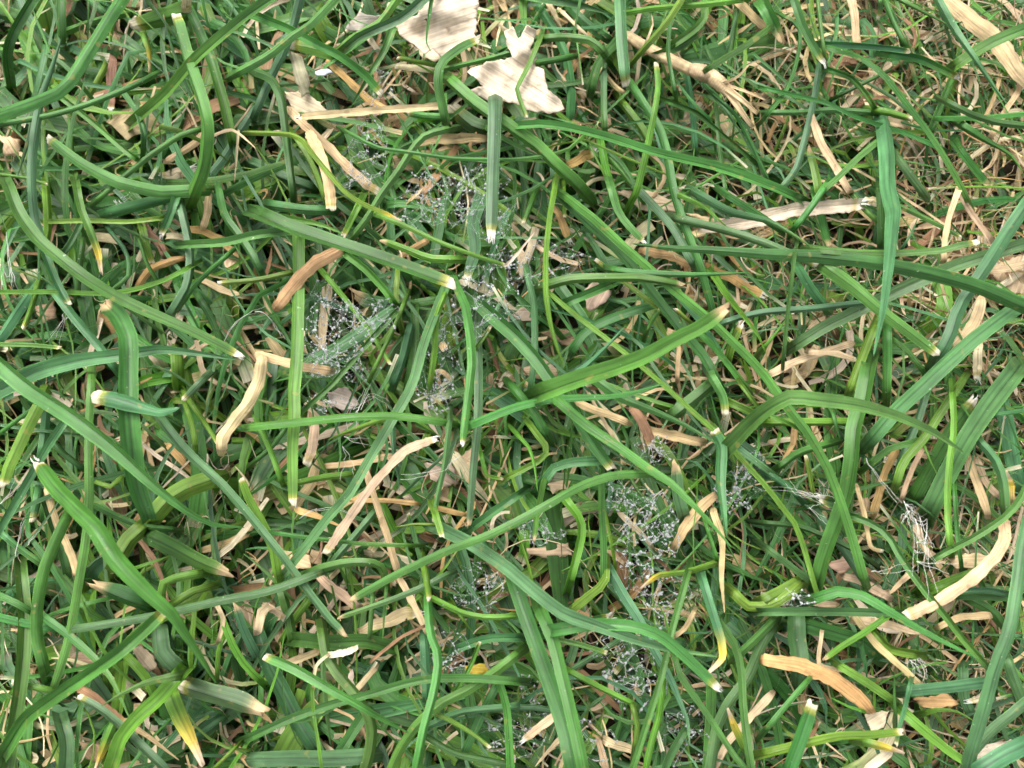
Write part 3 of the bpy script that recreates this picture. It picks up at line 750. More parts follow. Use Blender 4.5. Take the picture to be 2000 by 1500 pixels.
g 30 122 42,46,42,34 cn|1290,265 1150,400 950,580 700,760 450,930 200,1120 50,1350|broad green blade slanting down left from a white cut tip, lower left
b 30 76 32,34,32 nn|580,410 850,370 1200,310 1450,250 1700,190 1900,150 2020,130 2250,60 2500,-40
d 30 70 26,26 nn|-20,320 200,370 450,410
g 30 72 28,30,30 np|340,325 550,480 750,660 870,810 950,980 1012,1115
g 30 62 26,26 nn|-20,150 120,210 240,280
g 30 105 24,26,24 nn|160,-20 190,300 180,600 150,900 100,1200 50,1520
d 30 150 20,18 tn|725,75 850,130 1000,190 1130,240
y 30 135 14,12 nn|700,180 690,350 700,550
g 30 96 30,32 pn|785,1020 950,920 1150,830 1390,780
y 30 128 28,28,24 nn|1400,790 1250,960 1080,1110 950,1270 900,1420 860,1530
b 30 165 22,24 ct|1390,850 1600,920 1800,980 2050,1070|short grey-green leaf with a tan end, beside the yellow-tipped one
b 30 135 18,18 nn|1220,430 1240,620 1370,750
y 30 135 24,24 nY|1330,930 1400,1100 1480,1250 1580,1470|dying broad leaf fading from green to yellow to tan, lower left
y 30 76 20,18 nn|1000,640 1130,780 1200,920
y 30 80 18,16 nY|890,1150 820,1330 740,1530
y 30 100 14,14 nn|980,640 950,850 930,1030
b 30 76 26,26 cn|600,950 800,1070 950,1200 1100,1340 1290,1520
r 30 74 24,22 nc|640,890 800,1010 985,1155|reddish brown straw piece lying below the broad lower left blade
s 30 52 24,22 np|990,1150 1180,1270 1400,1440
b 30 125 18,18 nn|480,1150 520,1300 510,1530
b 30 180 10,10 nn|480,1120 830,1210
y 30 82 26,26 nn|1270,150 1270,70 1380,20 1550,-10
y 30 76 24,22 nn|1380,210 1500,130 1640,90
y 30 62 22,20 nn|1760,390 1830,560 1920,700 2020,800
y 30 46 20,18 nn|1740,480 1700,580 1690,750
b 30 85 18,16 tn|1840,230 1900,420 2000,620
b 30 72 14,12 nn|1900,450 1800,650 1750,800
y 30 66 26,24 cn|95,835 250,870 420,900
s 30 36 22,22 nn|1700,240 1745,350 1710,490
y 30 38 22,22 nn|1680,1500 1850,1330
b 30 85 12,12 nn|1500,1240 1720,1090
o 30 85 16,16 nn|1850,1350 2010,1520
g 31 96 34,36,36,28 cp|70,610 300,710 550,860 800,1000 950,1090 1195,1225|broad green blade slanting down right from a cream tip, bottom left
d 31 78 26,30,30 nn|-20,1245 300,1100 600,1000 900,920 1200,830 1400,800 1700,800 2030,825|long dark blade arching from lower left across the bottom
g 31 78 32,36,38,38 nn|1350,180 1365,430 1430,600 1430,750 1390,950 1320,1200 1255,1530|kinked shiny blade dropping to the bottom edge, lower centre
y 31 68 36,36 nc|1325,-60 1360,185
b 31 58 26,26 nt|1500,-10 1300,90 1100,170 900,240 650,325
g 31 100 26,28,28,24 nn|530,420 560,600 640,740 770,890 880,1050 925,1200 900,1400 860,1530
b 31 130 14,14 nn|20,470 100,700 200,880 300,1080 450,1320
b 31 130 24,24 nn|-20,1430 300,1420 600,1425 890,1405
y 31 32 28,28 nn|440,900 450,1090 480,1250 515,1530
g 31 95 30,28,24 nn|2040,620 1850,770 1650,900 1450,1000 1250,1180 1130,1350 1050,1530
y 31 56 30,30 nn|1380,180 1600,290 1800,330 2030,320
b 31 75 20,20 nn|1600,560 1800,490 2030,480
b 31 90 16,16 nn|1320,480 1330,700 1340,930
s 31 110 16,16 nf|840,420 1100,320 1270,280
s 31 56 20,20 nn|1130,30 1230,220 1335,430
r 31 26 26,24 nn|920,650 1130,480 1300,400
s 31 42 22,20 nn|790,880 930,720
d 31 120 20,18 nn|350,500 600,520 850,510 1050,560
p 31 52 28,26 cn|795,560 690,600 560,620
p 31 26 28,26 nn|560,620 470,700 445,880
s 31 84 22,20 nn|10,420 50,280 110,230
s 31 56 20,18 nc|90,240 160,280 225,335
s 31 90 18,16 nn|500,0 620,110 790,230
y 31 48 26,24 cn|1740,515 1670,700 1560,890
y 31 44 26,26 nc|1400,1070 1560,1150 1700,1240 1830,1345
g 31 74 28,26 nn|1900,830 1960,1050 1990,1520
d 31 76 22,20 nn|1870,860 1760,1080 1640,1350
b 31 66 24,22 nn|1370,1170 1600,1070 2030,1030
d 31 62 22,22 nn|1350,1260 1550,1380 1800,1430 2030,1475
g 31 94 18,16 nn|210,110 260,300 300,490
y 31 72 16,14 nn|430,170 300,350 220,490
o 31 85 20,18 np|-80,960 20,1050 135,1165
y 31 52 28,26 np|1590,290 1690,435
g 31 46 22,22 nn|910,160 900,300 890,460
g 31 34 24,24 np|1015,90 1000,300 990,500
g 31 98 18,16 nn|660,1370 780,1180 850,1070
s 31 95 16,14 nn|240,680 490,590
d 32 130 32,36,38 nn|20,40 110,300 220,600 320,880 420,1180 490,1530|dark deeply folded blade dropping to the bottom edge, beneath its brighter twin
g 32 110 34,38,40 nn|230,270 320,480 390,750 450,1000 520,1300 565,1530|broad upright folded blade reaching the bottom edge, bottom centre
g 32 108 38,40,38 nf|330,420 560,385 760,375 960,395 1150,460 1300,580 1450,720 1610,875|green blade bending down right to a torn cream tip, bottom centre
y 32 74 28,28 nn|730,-60 720,50 600,150 470,255
b 32 94 26,30,34 np|760,-40 880,170 990,340 1120,600 1230,790 1310,980 1370,1130 1388,1320|long bluish blade slanting down right through the lower web to a point
g 32 64 32,36,36 nn|1370,-20 1310,200 1240,450 1200,640 1140,880 1060,1120 990,1350 930,1530
y 32 60 28,28 nn|1180,850 1150,1100 1080,1350 1045,1530
b 32 92 34,36 nY|1480,20 1560,280 1630,500 1640,640 1535,750|bluish blade hooked back to a yellow and tan tip
g 32 72 32,34 nn|1620,370 1740,540 1790,750 1800,1000 1830,1250 1870,1530
g 32 54 30,30 nn|1270,630 1320,800 1450,980 1600,1200 1750,1430 1840,1530
b 32 100 24,22 nn|2030,420 1950,560 1850,800 1700,1000 1610,1200 1560,1520
g 32 100 18,18 nn|1560,870 1550,1200 1530,1530
y 32 82 26,24 Yn|1690,1050 1740,1180 1820,1350
g 32 74 26,24 nn|2030,370 1900,500 1770,620
y 32 56 26,26 nn|450,760 620,850 760,920 945,1010
y 32 50 28,26 nn|945,1010 985,1180 960,1330
g 32 56 24,24 nc|370,500 550,540 742,600
b 32 52 22,20 nn|450,740 600,650 850,490
s 32 66 24,22 nf|360,1070 230,1170 90,1280
s 32 56 20,18 np|410,1240 300,1350 180,1490
s 32 135 16,14 nn|750,1290 960,1370
s 32 62 16,14 nn|680,1300 740,1520
y 32 30 32,30 pn|1135,200 1190,310 1225,450
y 32 92 24,24 nn|1730,130 1850,240 2000,235 2120,180 2250,70
b 32 56 20,20 nn|-20,1030 180,1030 350,1060
d 32 105 22,22 nf|350,430 550,380 770,315
s 32 64 20,18 nn|2020,930 1900,1060 1700,1280 1580,1500
s 32 38 22,20 nn|1420,280 1360,400 1285,460
b 32 72 16,14 nc|970,550 880,650 800,760
b 32 78 18,16 nn|1340,1220 1230,1400 1175,1530
g 33 100 34,38,38 np|360,170 550,110 750,150 950,270 1200,420 1450,550 1650,645|green blade arching right over the tan leaf, lower right
b 33 76 30,30 nn|-20,280 300,275 650,280 950,290
b 33 145 22,22 nn|210,300 215,500 240,650 230,790
d 33 130 20,20 nn|280,370 500,430 750,510 860,610
s 33 115 24,22 np|690,340 900,370 1190,450|leaf fading from green to pinkish tan, pointed, lower right
s 33 56 28,28 nn|680,320 850,540 1050,720 1185,845|narrow straw slanting down right across the lower right
y 33 58 30,28 nt|930,320 750,450 600,540 440,655
o 33 125 26,24 nn|-30,655 250,700 500,800 700,950 790,1050|wide orange-tan dead leaf curving down right, lower right
y 33 74 30,28 nn|570,700 750,810 970,960
g 33 46 38,36 pn|990,750 990,950 1000,1090
b 33 46 36,34 nc|1115,840 1080,1000 1030,1180 1000,1320
b 33 100 30,28 nn|1090,900 1400,870 1710,830
d 33 135 36,38 cn|345,990 280,1180 220,1350 150,1530|thick upright blade cut off square with a ragged white top, bottom right
y 33 84 36,36 nc|-20,1400 250,1330 550,1260 800,1250 1050,1225
y 33 86 28,28 nY|740,1300 900,1340 1060,1385
y 33 96 30,30 nc|1060,1060 1250,1230 1450,1390 1640,1500
y 33 62 24,22 pn|1620,1140 1480,1060 1350,1040 1240,1065
b 33 155 32,32 nn|1630,1540 1850,1400 2040,1310
b 33 90 28,26 nn|1600,1390 1750,1220 1900,1100 2030,990
y 33 120 24,22 nn|-30,210 120,130 250,50
y 33 76 24,22 nn|840,440 950,560 1150,600
b 33 105 24,22 np|730,560 760,700 772,800
y 33 95 22,20 nn|1290,110 1500,30 1620,-10
b 33 60 26,24 nn|1490,110 1700,100 1850,125
d 33 66 24,22 nn|1480,150 1900,165
d 33 90 22,20 nn|1570,180 1750,280 1810,360
s 33 78 20,18 nn|610,0 750,50 935,165
s 33 62 20,18 nn|360,205 520,230
s 33 85 20,18 np|1100,-10 1030,60 940,140
s 33 56 22,22 nn|1340,390 1500,320 1730,305
s 33 36 22,20 nn|420,450 400,690 590,740
p 33 72 24,22 nn|780,1520 930,1385
p 33 54 22,22 fn|1570,980 1700,935
p 33 95 20,20 nn|1610,1400 1880,1320
g 33 52 30,28 nn|-10,1200 180,970 320,810
y 33 40 26,24 pn|480,945 650,1030 750,1055
b 33 90 18,18 nn|1520,730 1530,950 1580,1070
b 33 95 22,20 nn|1870,650 1940,850 2020,1040
"""

# ------------------------------------------------------------------ traced blades
LM = [  # things one can find, to say where a blade is
 (950, 110, 'the pale papery husk'), (1440, 180, 'the split straw stem'), (1560, 415, 'the snapped pale straw'),
 (1780, 1040, 'the white fibre tangle'), (590, 540, 'the folded orange leaf'), (1690, 800, 'the broad arched leaf'),
 (700, 980, 'the crossed straws'), (1090, 1340, 'the twin folded blades'), (1600, 1330, 'the wide orange-tan leaf'),
 (1900, 90, 'the wide tan straw'), (215, 170, 'the brown leaf sheath'), (185, 490, 'the yellow-tipped blade'),
 (365, 1430, 'the dying yellow leaf'), (1830, 880, 'the very broad dark leaf'), (930, 560, 'the middle cobweb'),
 (650, 670, 'the left cobweb'), (1270, 1040, 'the lower cobweb'), (250, 820, 'the widest upright leaf'),
 (1250, 660, 'the very broad pointing blade'), (640, 380, 'the tan curled leaf'), (720, 215, 'the flat pinkish straw'),
 (120, 960, 'the blurred frayed blade'), (1740, 560, 'the shiny hanging blade'), (245, 1260, 'the white-tipped broad blade'),
 (960, 330, 'the two-pronged blade'), (1290, 905, 'the red-brown stub'), (1560, 1420, 'the square-cut blade'),
 (1380, 1250, 'the hooked blade'), (330, 1000, 'the shiny left diagonal'), (620, 1310, 'the cream-tipped blade')]
CNAME = {'g': 'green', 'b': 'bluish green', 'y': 'bright yellow-green', 'd': 'dark green', 's': 'tan', 'p': 'pale cream', 'o': 'orange-brown', 'r': 'reddish brown'}
ENDN = {'c': 'pale cut end', 'f': 'white frayed end', 'Y': 'yellow dying end', 't': 'tan dry end'}
USED = {}

def auto_label(k, P, w, ends):
    P = np.asarray(P); L = np.linalg.norm(np.diff(P, axis=0), axis=1).sum()
    chord = P[-1] - P[0]
    size = 'broad' if w > 24 else ('narrow' if w > 13.5 else 'thread-thin')
    if L < 45: size = 'short ' + size
    elif L > 150: size = 'long ' + size
    ang = math.degrees(math.atan2(-chord[1], chord[0])) % 180
    bend = L / max(np.linalg.norm(chord), 1)
    way = 'level' if ang < 20 or ang > 160 else ('upright' if 70 < ang < 110 else ('slanting up right' if ang < 90 else 'slanting down right'))
    if bend > 1.07: way = 'curved'
    e = next((ENDN[c] for c in ends if c in ENDN), '')
    m = P[len(P) // 2] if len(P) > 2 else P.mean(0)
    m = np.clip(m, (5, 5), (1995, 1495))
    best = sorted((math.hypot(m[0] - x, m[1] - y), x, y, nm) for x, y, nm in LM)
    noun = 'blade' if k in 'gbyd' else 'dry piece'
    cand = []
    for q in range(4):
        dd, x, y, nm = best[q]
        dx, dy = m[0] - x, m[1] - y
        rel = 'beside' if dd < 60 else (('right of' if dx > 0 else 'left of') if abs(dx) > abs(dy) * 1.3 else ('below' if dy > 0 else 'above') if abs(dy) > abs(dx) * 1.3
              else ('below right of' if dy > 0 and dx > 0 else 'below left of' if dy > 0 else 'above right of' if dx > 0 else 'above left of'))
        cand.append(f"{size} {CNAME[k]} {noun}, {way}{', ' + e if e else ''}, {rel} {nm}")
    cand = [a if len(a.split()) <= 16 else a.replace(', ' + way, '', 1) for a in cand]
    for a in cand:
        if a not in USED: return a
    edge = 'left' if m[0] < 700 else ('right' if m[0] > 1300 else 'middle')
    for nm in ('upper', 'lower'):
        a = cand[0].replace(size, ('upper ' if m[1] < 750 else 'lower ') + edge + ' ' + size, 1)
        if a not in USED: return a
    for a in cand[1:]:
        a = 'another ' + a
        if a not in USED: return a
    return cand[0]

RECS = []
for line in DATA.strip().splitlines():
    h, pts, *lab = line.split('|')
    k, tile, w, z, ends = h.split()
    r, c = int(tile[0]), int(tile[1])
    P = [(c * 500 + float(a) / 4, r * 375 + float(b) / 4) for a, b in (q.split(',') for q in pts.split())]
    RECS.append(dict(k=k, w=float(w) / 4, z=[float(q) for q in z.split(',')], ends=ends, P=P, lab=lab[0] if lab else None))

def rec_size(R):
    P = np.clip(np.array(R['P']), (0, 0), (2000, 1500))
    return np.linalg.norm(np.diff(P, axis=0), axis=1).sum() * R['w']
greens = sorted((R for R in RECS if R['k'] in 'gbyd'), key=lambda R: (R['lab'] is None, -rec_size(R)))
for R in greens[300:]: R['stuff'] = True        # the smallest ones past 300 join the short grass

def blade_arrays(R, rng):
    P = np.array(R['P'], float); k, ends, wpx = R['k'], R['ends'], R['w'] * (1.0 if R['k'] in 'spor' else .87 if R['w'] > 25 else .8)
    z = np.interp(np.linspace(0, 1, len(P)), np.linspace(0, 1, len(R['z'])), R['z'])
    z = z + np.array([rng.uniform(-.5, .5) for _ in z])
    dry = k in 'spor'
    A = [(*p, zz) for p, zz in zip(P, z)]
    # a hidden end goes on down to its root or under its neighbours
    def root(p, q, zz):
        d = np.array(p) - np.array(q); d = d / max(np.hypot(*d), 1e-6)
        if dry: return [(p[0] + d[0] * 12, p[1] + d[1] * 12, zz * .75)]
        off = p[0] < 0 or p[1] < 0 or p[0] > 2000 or p[1] > 1500
        s = 70 if off else 22
        return [(p[0] + d[0] * s, p[1] + d[1] * s, zz * .58), (p[0] + d[0] * s * 1.9, p[1] + d[1] * s * 1.9, max(1.5, zz * .12))]
    n0 = n1 = 0
    if ends[0] == 'n':
        e = root(P[0], P[1], z[0]); A = e[::-1] + A; n0 = len(e)
    if ends[1] == 'n':
        e = root(P[-1], P[-2], z[-1]); A = A + e; n1 = len(e)
    W3 = np.array([at(*a) for a in A])
    L = np.linalg.norm(np.diff(W3, axis=0), axis=1).sum()
    n = int(np.clip(L / (0.0016 if not dry else 0.0009), 9, 44))
    q = list(np.linspace(0, 1, n))
    for e, code in enumerate(ends):                 # closer rings where a tip changes colour
        if code in 'cfYtp':
            dd = np.array([.00025, .0005, .0008, .0011, .0015, .002, .0026]) / L
            q += list(dd[dd < .4]) if e == 0 else list(1 - dd[dd < .4])
    q = sorted(q); q = np.array([q[0]] + [y for x, y in zip(q, q[1:]) if y - x > 1e-4])
    C, _ = resample(spline(W3, 160) * .55 + polyline(W3, 160) * .45, q); n = len(C)
    s = np.concatenate([[0], np.cumsum(np.linalg.norm(np.diff(C, axis=0), axis=1))])
    t = s / s[-1]
    # wide enough to look as wide as in the photograph once rolled
    roll0 = math.radians(rng.uniform(-32, 32)) if not dry else math.radians(rng.uniform(-12, 12))
    roll = roll0 + math.radians(rng.uniform(-25, 25)) * (t - .5) + 0.10 * np.sin(t * rng.uniform(4, 9) + rng.uniform(0, 6))
    W = np.array([wpx * pxsize(c) for c in C]) / np.maximum(np.cos(roll), .6)
    W = W * (1 + .05 * np.sin(t * rng.uniform(5, 12) + rng.uniform(0, 6)) + (0.03 if dry else 0.015) * np.sin(t * rng.uniform(25, 50)))
    Lw = s[-1] / max(W.mean(), 1e-6)
    # profile towards the ends
    def taper(code, tt):
        x = tt * s[-1] / W.mean()                # distance from that end in blade widths
        if code == 'p': return np.clip(0.04 + 0.96 * np.clip(x / min(11.0, Lw * .7), 0, 1) ** .62, 0, 1)
        if code == 'n': return np.clip(0.45 + .55 * np.clip(x / 5, 0, 1), 0, 1)
        if code == 'x': return np.ones(n)
        if code == 't': return np.clip(0.5 + .5 * np.clip(x / 1.0, 0, 1) ** .8, 0, 1)
        if code == 'Y': return np.clip(0.42 + .58 * np.clip(x / 2.6, 0, 1), 0, 1)
        if code == 'f': return np.clip(0.66 + .34 * np.clip(x / 1.0, 0, 1), 0, 1)
        return np.clip(0.86 + .14 * np.clip(x / 1.0, 0, 1), 0, 1)
    W = W * taper(ends[0], t) * taper(ends[1], 1 - t)
    if not dry and s[-1] > .02: W = W * (.8 + .24 * np.sin(math.pi * np.clip(t, .02, .98)) ** .7)
    if dry: W = W * np.array([rng.uniform(.95, 1.04) for _ in range(n)])
    fold = np.full(n, rng.choice([-1, -1, 1]) * rng.uniform(.3, .85)) if not dry else np.full(n, rng.choice([-1, 1]) * rng.uniform(.05, .35))
    if wpx < 14: fold = fold * 1.3
    UP = norm(CAMP - C)
    thick = 0.00010 + W.mean() * (0.03 if not dry else 0.012)
    if dry and wpx > 15 and L < .022 and rng.random() < .7:
        T = norm(np.gradient(C, axis=0)); S = np.cross(T, UP)
        C = C + S * (W.mean() * .10 * np.sin(t * rng.uniform(9, 20) + rng.uniform(0, 6)))[:, None]
    R3 = ribbon(C, W, UP, fold, roll, thick)
    m = R3.shape[1]
    if dry:                                           # crumpled skin and nibbled margins
        S_ = norm(np.cross(norm(np.gradient(C, axis=0)), UP))
        for j in range(5):
            dz = np.array([rng.gauss(0, 1) for _ in range(n)]) * W.mean() * .022
            R3[:, j] += UP * dz[:, None]; R3[:, 9 - j] += UP * dz[:, None]
        for j, sg in ((0, -1), (4, 1)):
            de = np.array([rng.uniform(-.09, .04) for _ in range(n)]) * W
            R3[:, j] += S_ * (sg * de)[:, None]; R3[:, 9 - j] += S_ * (sg * de)[:, None]
    # ragged cut ends
    T = norm(np.gradient(C, axis=0))
    for code, i, sg in ((ends[0], 0, -1), (ends[1], n - 1, 1)):
        if code in 'cfYt':
            amp = W.mean() * (.45 if code in 'fYt' else .22)
            jag = np.array([rng.uniform(-.6, 1) for _ in range(5)]) * amp + np.linspace(-1, 1, 5) * W.mean() * rng.uniform(-.32, .32)
            R3[i, :5] += T[i] * sg * jag[:, None]
            R3[i, 5:] += T[i] * sg * jag[::-1][:, None]
    # colour along the leaf
    base = np.array(PAL[k]) * (np.array([rng.uniform(.82, 1.2), rng.uniform(.88, 1.12), rng.uniform(.8, 1.12)]) if not dry else np.array([1, rng.uniform(.93, 1.06), rng.uniform(.85, 1.12)])) * rng.uniform(.88, 1.14)
    col = np.repeat(base[None], n, 0)
    if not dry:
        drift = rng.uniform(-.12, .16)
        col = col * (1 + drift * (t - .5))[:, None]
        if rng.random() < .3:
            b = np.clip((t - rng.uniform(.4, .9)) * 3, 0, .5)[:, None]
            col = col * (1 - b) + np.array(PAL['y']) * b
    dist = {0: s, 1: s[-1] - s}
    bound = [0, n - 1]
    for q, code in enumerate(ends):
        d = dist[q]; wm = W.mean()
        if code in 'cf':
            l0 = min(.30 * wm + .0002, s[-1] * .2) * rng.uniform(.6, 1.35)
            x = np.clip((1.25 - d / l0) * 2.2, 0, 1)[:, None]
            tip = PALE if code == 'c' else WHITE
            col = col * (1 - x) + tip * x
            b = np.clip(1 - np.abs(d / l0 - 1.45) / .9, 0, 1)[:, None] * .6
            col = col * (1 - b) + np.array((.42, .36, .06)) * b
            cut = l0 * 1.3
        elif code == 't':
            l0 = min(.7 * wm, s[-1] * .3)
            x = np.clip(1.6 - d / l0, 0, 1)[:, None]
            col = col * (1 - x) + TAN * x; cut = l0 * 1.1
        elif code == 'Y':
            l0 = min(2.4 * wm, s[-1] * .35)
            x = np.clip(2.0 - d / l0, 0, 1)[:, None]; col = col * (1 - x) + YEL * x
            x = np.clip(1.5 - 1.6 * d / l0, 0, 1)[:, None]; col = col * (1 - x) + np.array((.66, .52, .36)) * x
            cut = l0 * 1.0
        else:
            continue
        i = int(np.searchsorted(-d, -cut)) if q else int(np.searchsorted(d, cut))
        bound[q] = int(np.clip(i, 1, n - 2))
    u = np.concatenate([np.linspace(0, 1, 5), np.linspace(1, 0, 5)])
    UV = np.stack([np.repeat(u[None], n, 0) + rng.uniform(0, 9), np.repeat((s * 300)[:, None], m, 1) + rng.uniform(0, 50)], -1)
    return R3, col, UV, bound, C, W, T

def fibres(lines, r0, name, parent, mat):
    """thin hair-like tubes along 3-D lines"""
    V, F = [], []
    for ln in lines:
        C = spline(ln, max(5, 3 * len(ln)))
        T = norm(np.gradient(C, axis=0))
        S = norm(np.cross(T, np.array([.3, .2, 1.0]))); N = np.cross(S, T)
        b = len(V); n = len(C)
        for i in range(n):
            r = r0 * (1 - .55 * i / (n - 1))
            for a in range(4):
                an = a * math.pi / 2
                V.append(C[i] + S[i] * r * math.cos(an) + N[i] * r * math.sin(an))
        for i in range(n - 1):
            for a in range(4):
                c = (a + 1) % 4
                F.append((b + i * 4 + a, b + i * 4 + c, b + i * 4 + 4 + c, b + i * 4 + 4 + a))
    return mesh_obj(name, V, F, mat, parent=parent)

STUFF = []     # (V, col, uv) of small grass joined to the short-grass mass

def build_blade(R, idx):
    rng = random.Random(1000 + idx * 17)
    R3, col, UV, bound, C, W, T = blade_arrays(R, rng)
    n, m = R3.shape[:2]
    if R.get('stuff'):
        STUFF.append((R3, col, UV)); return
    k, ends = R['k'], R['ends']
    dry = k in 'spor'
    mat = M_DRY if dry else M_LEAF
    lab = R['lab'] or auto_label(k, R['P'], R['w'], ends)
    USED[lab] = 1
    V = R3.reshape(-1, 3); CC = np.concatenate([np.repeat(col, m, 0), np.tile(np.concatenate([np.linspace(0, 1, 5), np.linspace(1, 0, 5)]), n)[:, None]], 1); UU = UV.reshape(-1, 2)
    crease = [0, 4, 5, 9] + ([2, 7] if rng.random() < .75 else [])
    def sub(name, a, b, c0, c1, mt, parent=None):
        return mesh_obj(name, V[a * m:(b + 1) * m], ring_faces(0, b - a, m, c0, c1), mt, CC[a * m:(b + 1) * m], UU[a * m:(b + 1) * m], parent, sharp=(m, crease))
    e0, e1 = ends[0] in 'cfYt', ends[1] in 'cfYt'
    a, b = (bound[0] if e0 else 0), (bound[1] if e1 else n - 1)
    if b - a < 2: a, b, e0, e1 = 0, n - 1, False, False
    o = sub('dry_blade' if dry else 'grass_blade', a, b, not e0, not e1, mat)
    base = C[0] if C[0][2] < C[-1][2] else C[-1]
    recentre(o, base)
    tag(o, lab, 'dry grass' if dry else 'grass blade', 'dead grass pieces' if dry else 'long green grass blades')
    for q, (on, i0, i1) in enumerate(((e0, 0, a), (e1, b, n - 1))):
        if not on: continue
        code = ends[q]
        t = sub({'c': 'cut_tip', 'f': 'frayed_tip', 'Y': 'yellow_tip', 't': 'dry_tip'}[code], i0, i1, q == 0, q == 1, M_DRY, o)
        t.data.transform(Matrix.Translation(-Vector(base)))
        if code == 'f':
            i = 0 if q == 0 else n - 1
            dr = T[i] * (-1 if q == 0 else 1); side = norm(np.cross(dr, CAMP - C[i]))
            lines = []
            for j in range(rng.randint(4, 7)):
                st = C[i] + side * W[i] * rng.uniform(-.45, .45) - dr * W[i] * .1
                ln = W[i] * rng.uniform(.4, 1.3)
                d2 = norm(dr + side * rng.uniform(-.22, .22) + np.array([0, 0, rng.uniform(-.4, .3)]))
                mid = st + d2 * ln * .5; end = st + d2 * ln + side * ln * rng.uniform(-.15, .15) + np.array([0, 0, -ln * rng.uniform(0, .3)])
                lines.append([st, mid, end])
            f = fibres(lines, 0.00010, 'fibre_strands', t, M_FIBRE)
            f.data.transform(Matrix.Translation(-Vector(base)))
    return o

for i, R in enumerate(RECS):
    build_blade(R, i)

# ------------------------------------------------------------------ papery husks and dead leaf flakes
def flake(poly, z, k, label, bump=1.6, curl=0.0, name='leaf_flake', seed=0, cat='dead leaf'):
    rng = random.Random(500 + seed)
    P = np.array(poly, float)
    # uneven torn outline
    E = []
    for i in range(len(P)):
        a, b = P[i], P[(i + 1) % len(P)]
        k2 = max(2, int(np.hypot(*(b - a)) / 7))
        for j in range(k2):
            q = a + (b - a) * j / k2
            E.append(q + (np.array([rng.uniform(-2.6, 2.6), rng.uniform(-2.6, 2.6)]) if j else 0))
    E = np.array(E)
    lo, hi = E.min(0), E.max(0)
    step = 6.0
    def inside(p):
        c = False; j = len(E) - 1
        for i in range(len(E)):
            if (E[i][1] > p[1]) != (E[j][1] > p[1]) and p[0] < (E[j][0] - E[i][0]) * (p[1] - E[i][1]) / (E[j][1] - E[i][1]) + E[i][0]: c = not c
            j = i
        return c
    pts = [Vector(e) for e in E]
    for y in np.arange(lo[1] + 3, hi[1], step):
        for x in np.arange(lo[0] + 3, hi[0], step):
            p = (x + rng.uniform(-1.5, 1.5), y + rng.uniform(-1.5, 1.5))
            if inside(p) and min(np.hypot(E[:, 0] - p[0], E[:, 1] - p[1])) > 3: pts.append(Vector(p))
    ne = len(E)
    r = delaunay_2d_cdt(pts, [(i, (i + 1) % ne) for i in range(ne)], [], 1, 1e-4)
    v2, f2 = r[0], r[2]
    cen = E.mean(0)
    cov = np.cov((E - cen).T); ev, evec = np.linalg.eigh(cov)
    ax, bx = evec[:, 1], evec[:, 0]
    half = max(np.sqrt(ev[0]) * 2, 1)
    V, UV = [], []
    for v in v2:
        d = np.array([v.x, v.y]) - cen
        s_, t_ = d @ ax, d @ bx
        zz = z + 1.1 * bump * noise.noise(Vector((v.x * .022 + seed * 7, v.y * .022, 1))) + .22 * bump * noise.noise(Vector((t_ * .10 + seed, s_ * .014, 5))) + curl * (t_ / half) ** 2
        V.append(at(v.x, v.y, zz)); UV.append((t_ / 40 + .5, s_ * .012))
    bm = bmesh.new()
    bv = [bm.verts.new(v) for v in V]
    for f in f2:
        try: bm.faces.new([bv[i] for i in f])
        except ValueError: pass
    bm.normal_update()
    for f in bm.faces:
        if f.normal.z < 0: f.normal_flip()
    bm.normal_update()
    n0 = len(bm.verts)
    bmesh.ops.solidify(bm, geom=bm.faces[:], thickness=0.00018)
    bm.verts.ensure_lookup_table(); bm.verts.index_update()
    me_v = [v.co[:] for v in bm.verts]; me_f = [[v.index for v in f.verts] for f in bm.faces]
    bm.free()
    V0 = np.array(V)
    base = np.array(PAL[k]) if isinstance(k, str) else np.array(k)
    cols, uvs = [], []
    for p in me_v:
        i = int(np.argmin(((V0 - np.array(p)) ** 2).sum(1)))
        c = base * (1 + .16 * noise.noise(Vector((v2[i].x * .05, v2[i].y * .05, seed))))
        cols.append(c); uvs.append(UV[i])
    o = mesh_obj(name, me_v, me_f, M_HUSK, np.array(cols), np.array(uvs))
    recentre(o, at(cen[0], cen[1], max(z - 2, 0)))
    return tag(o, label, cat, 'dead leaf flakes')

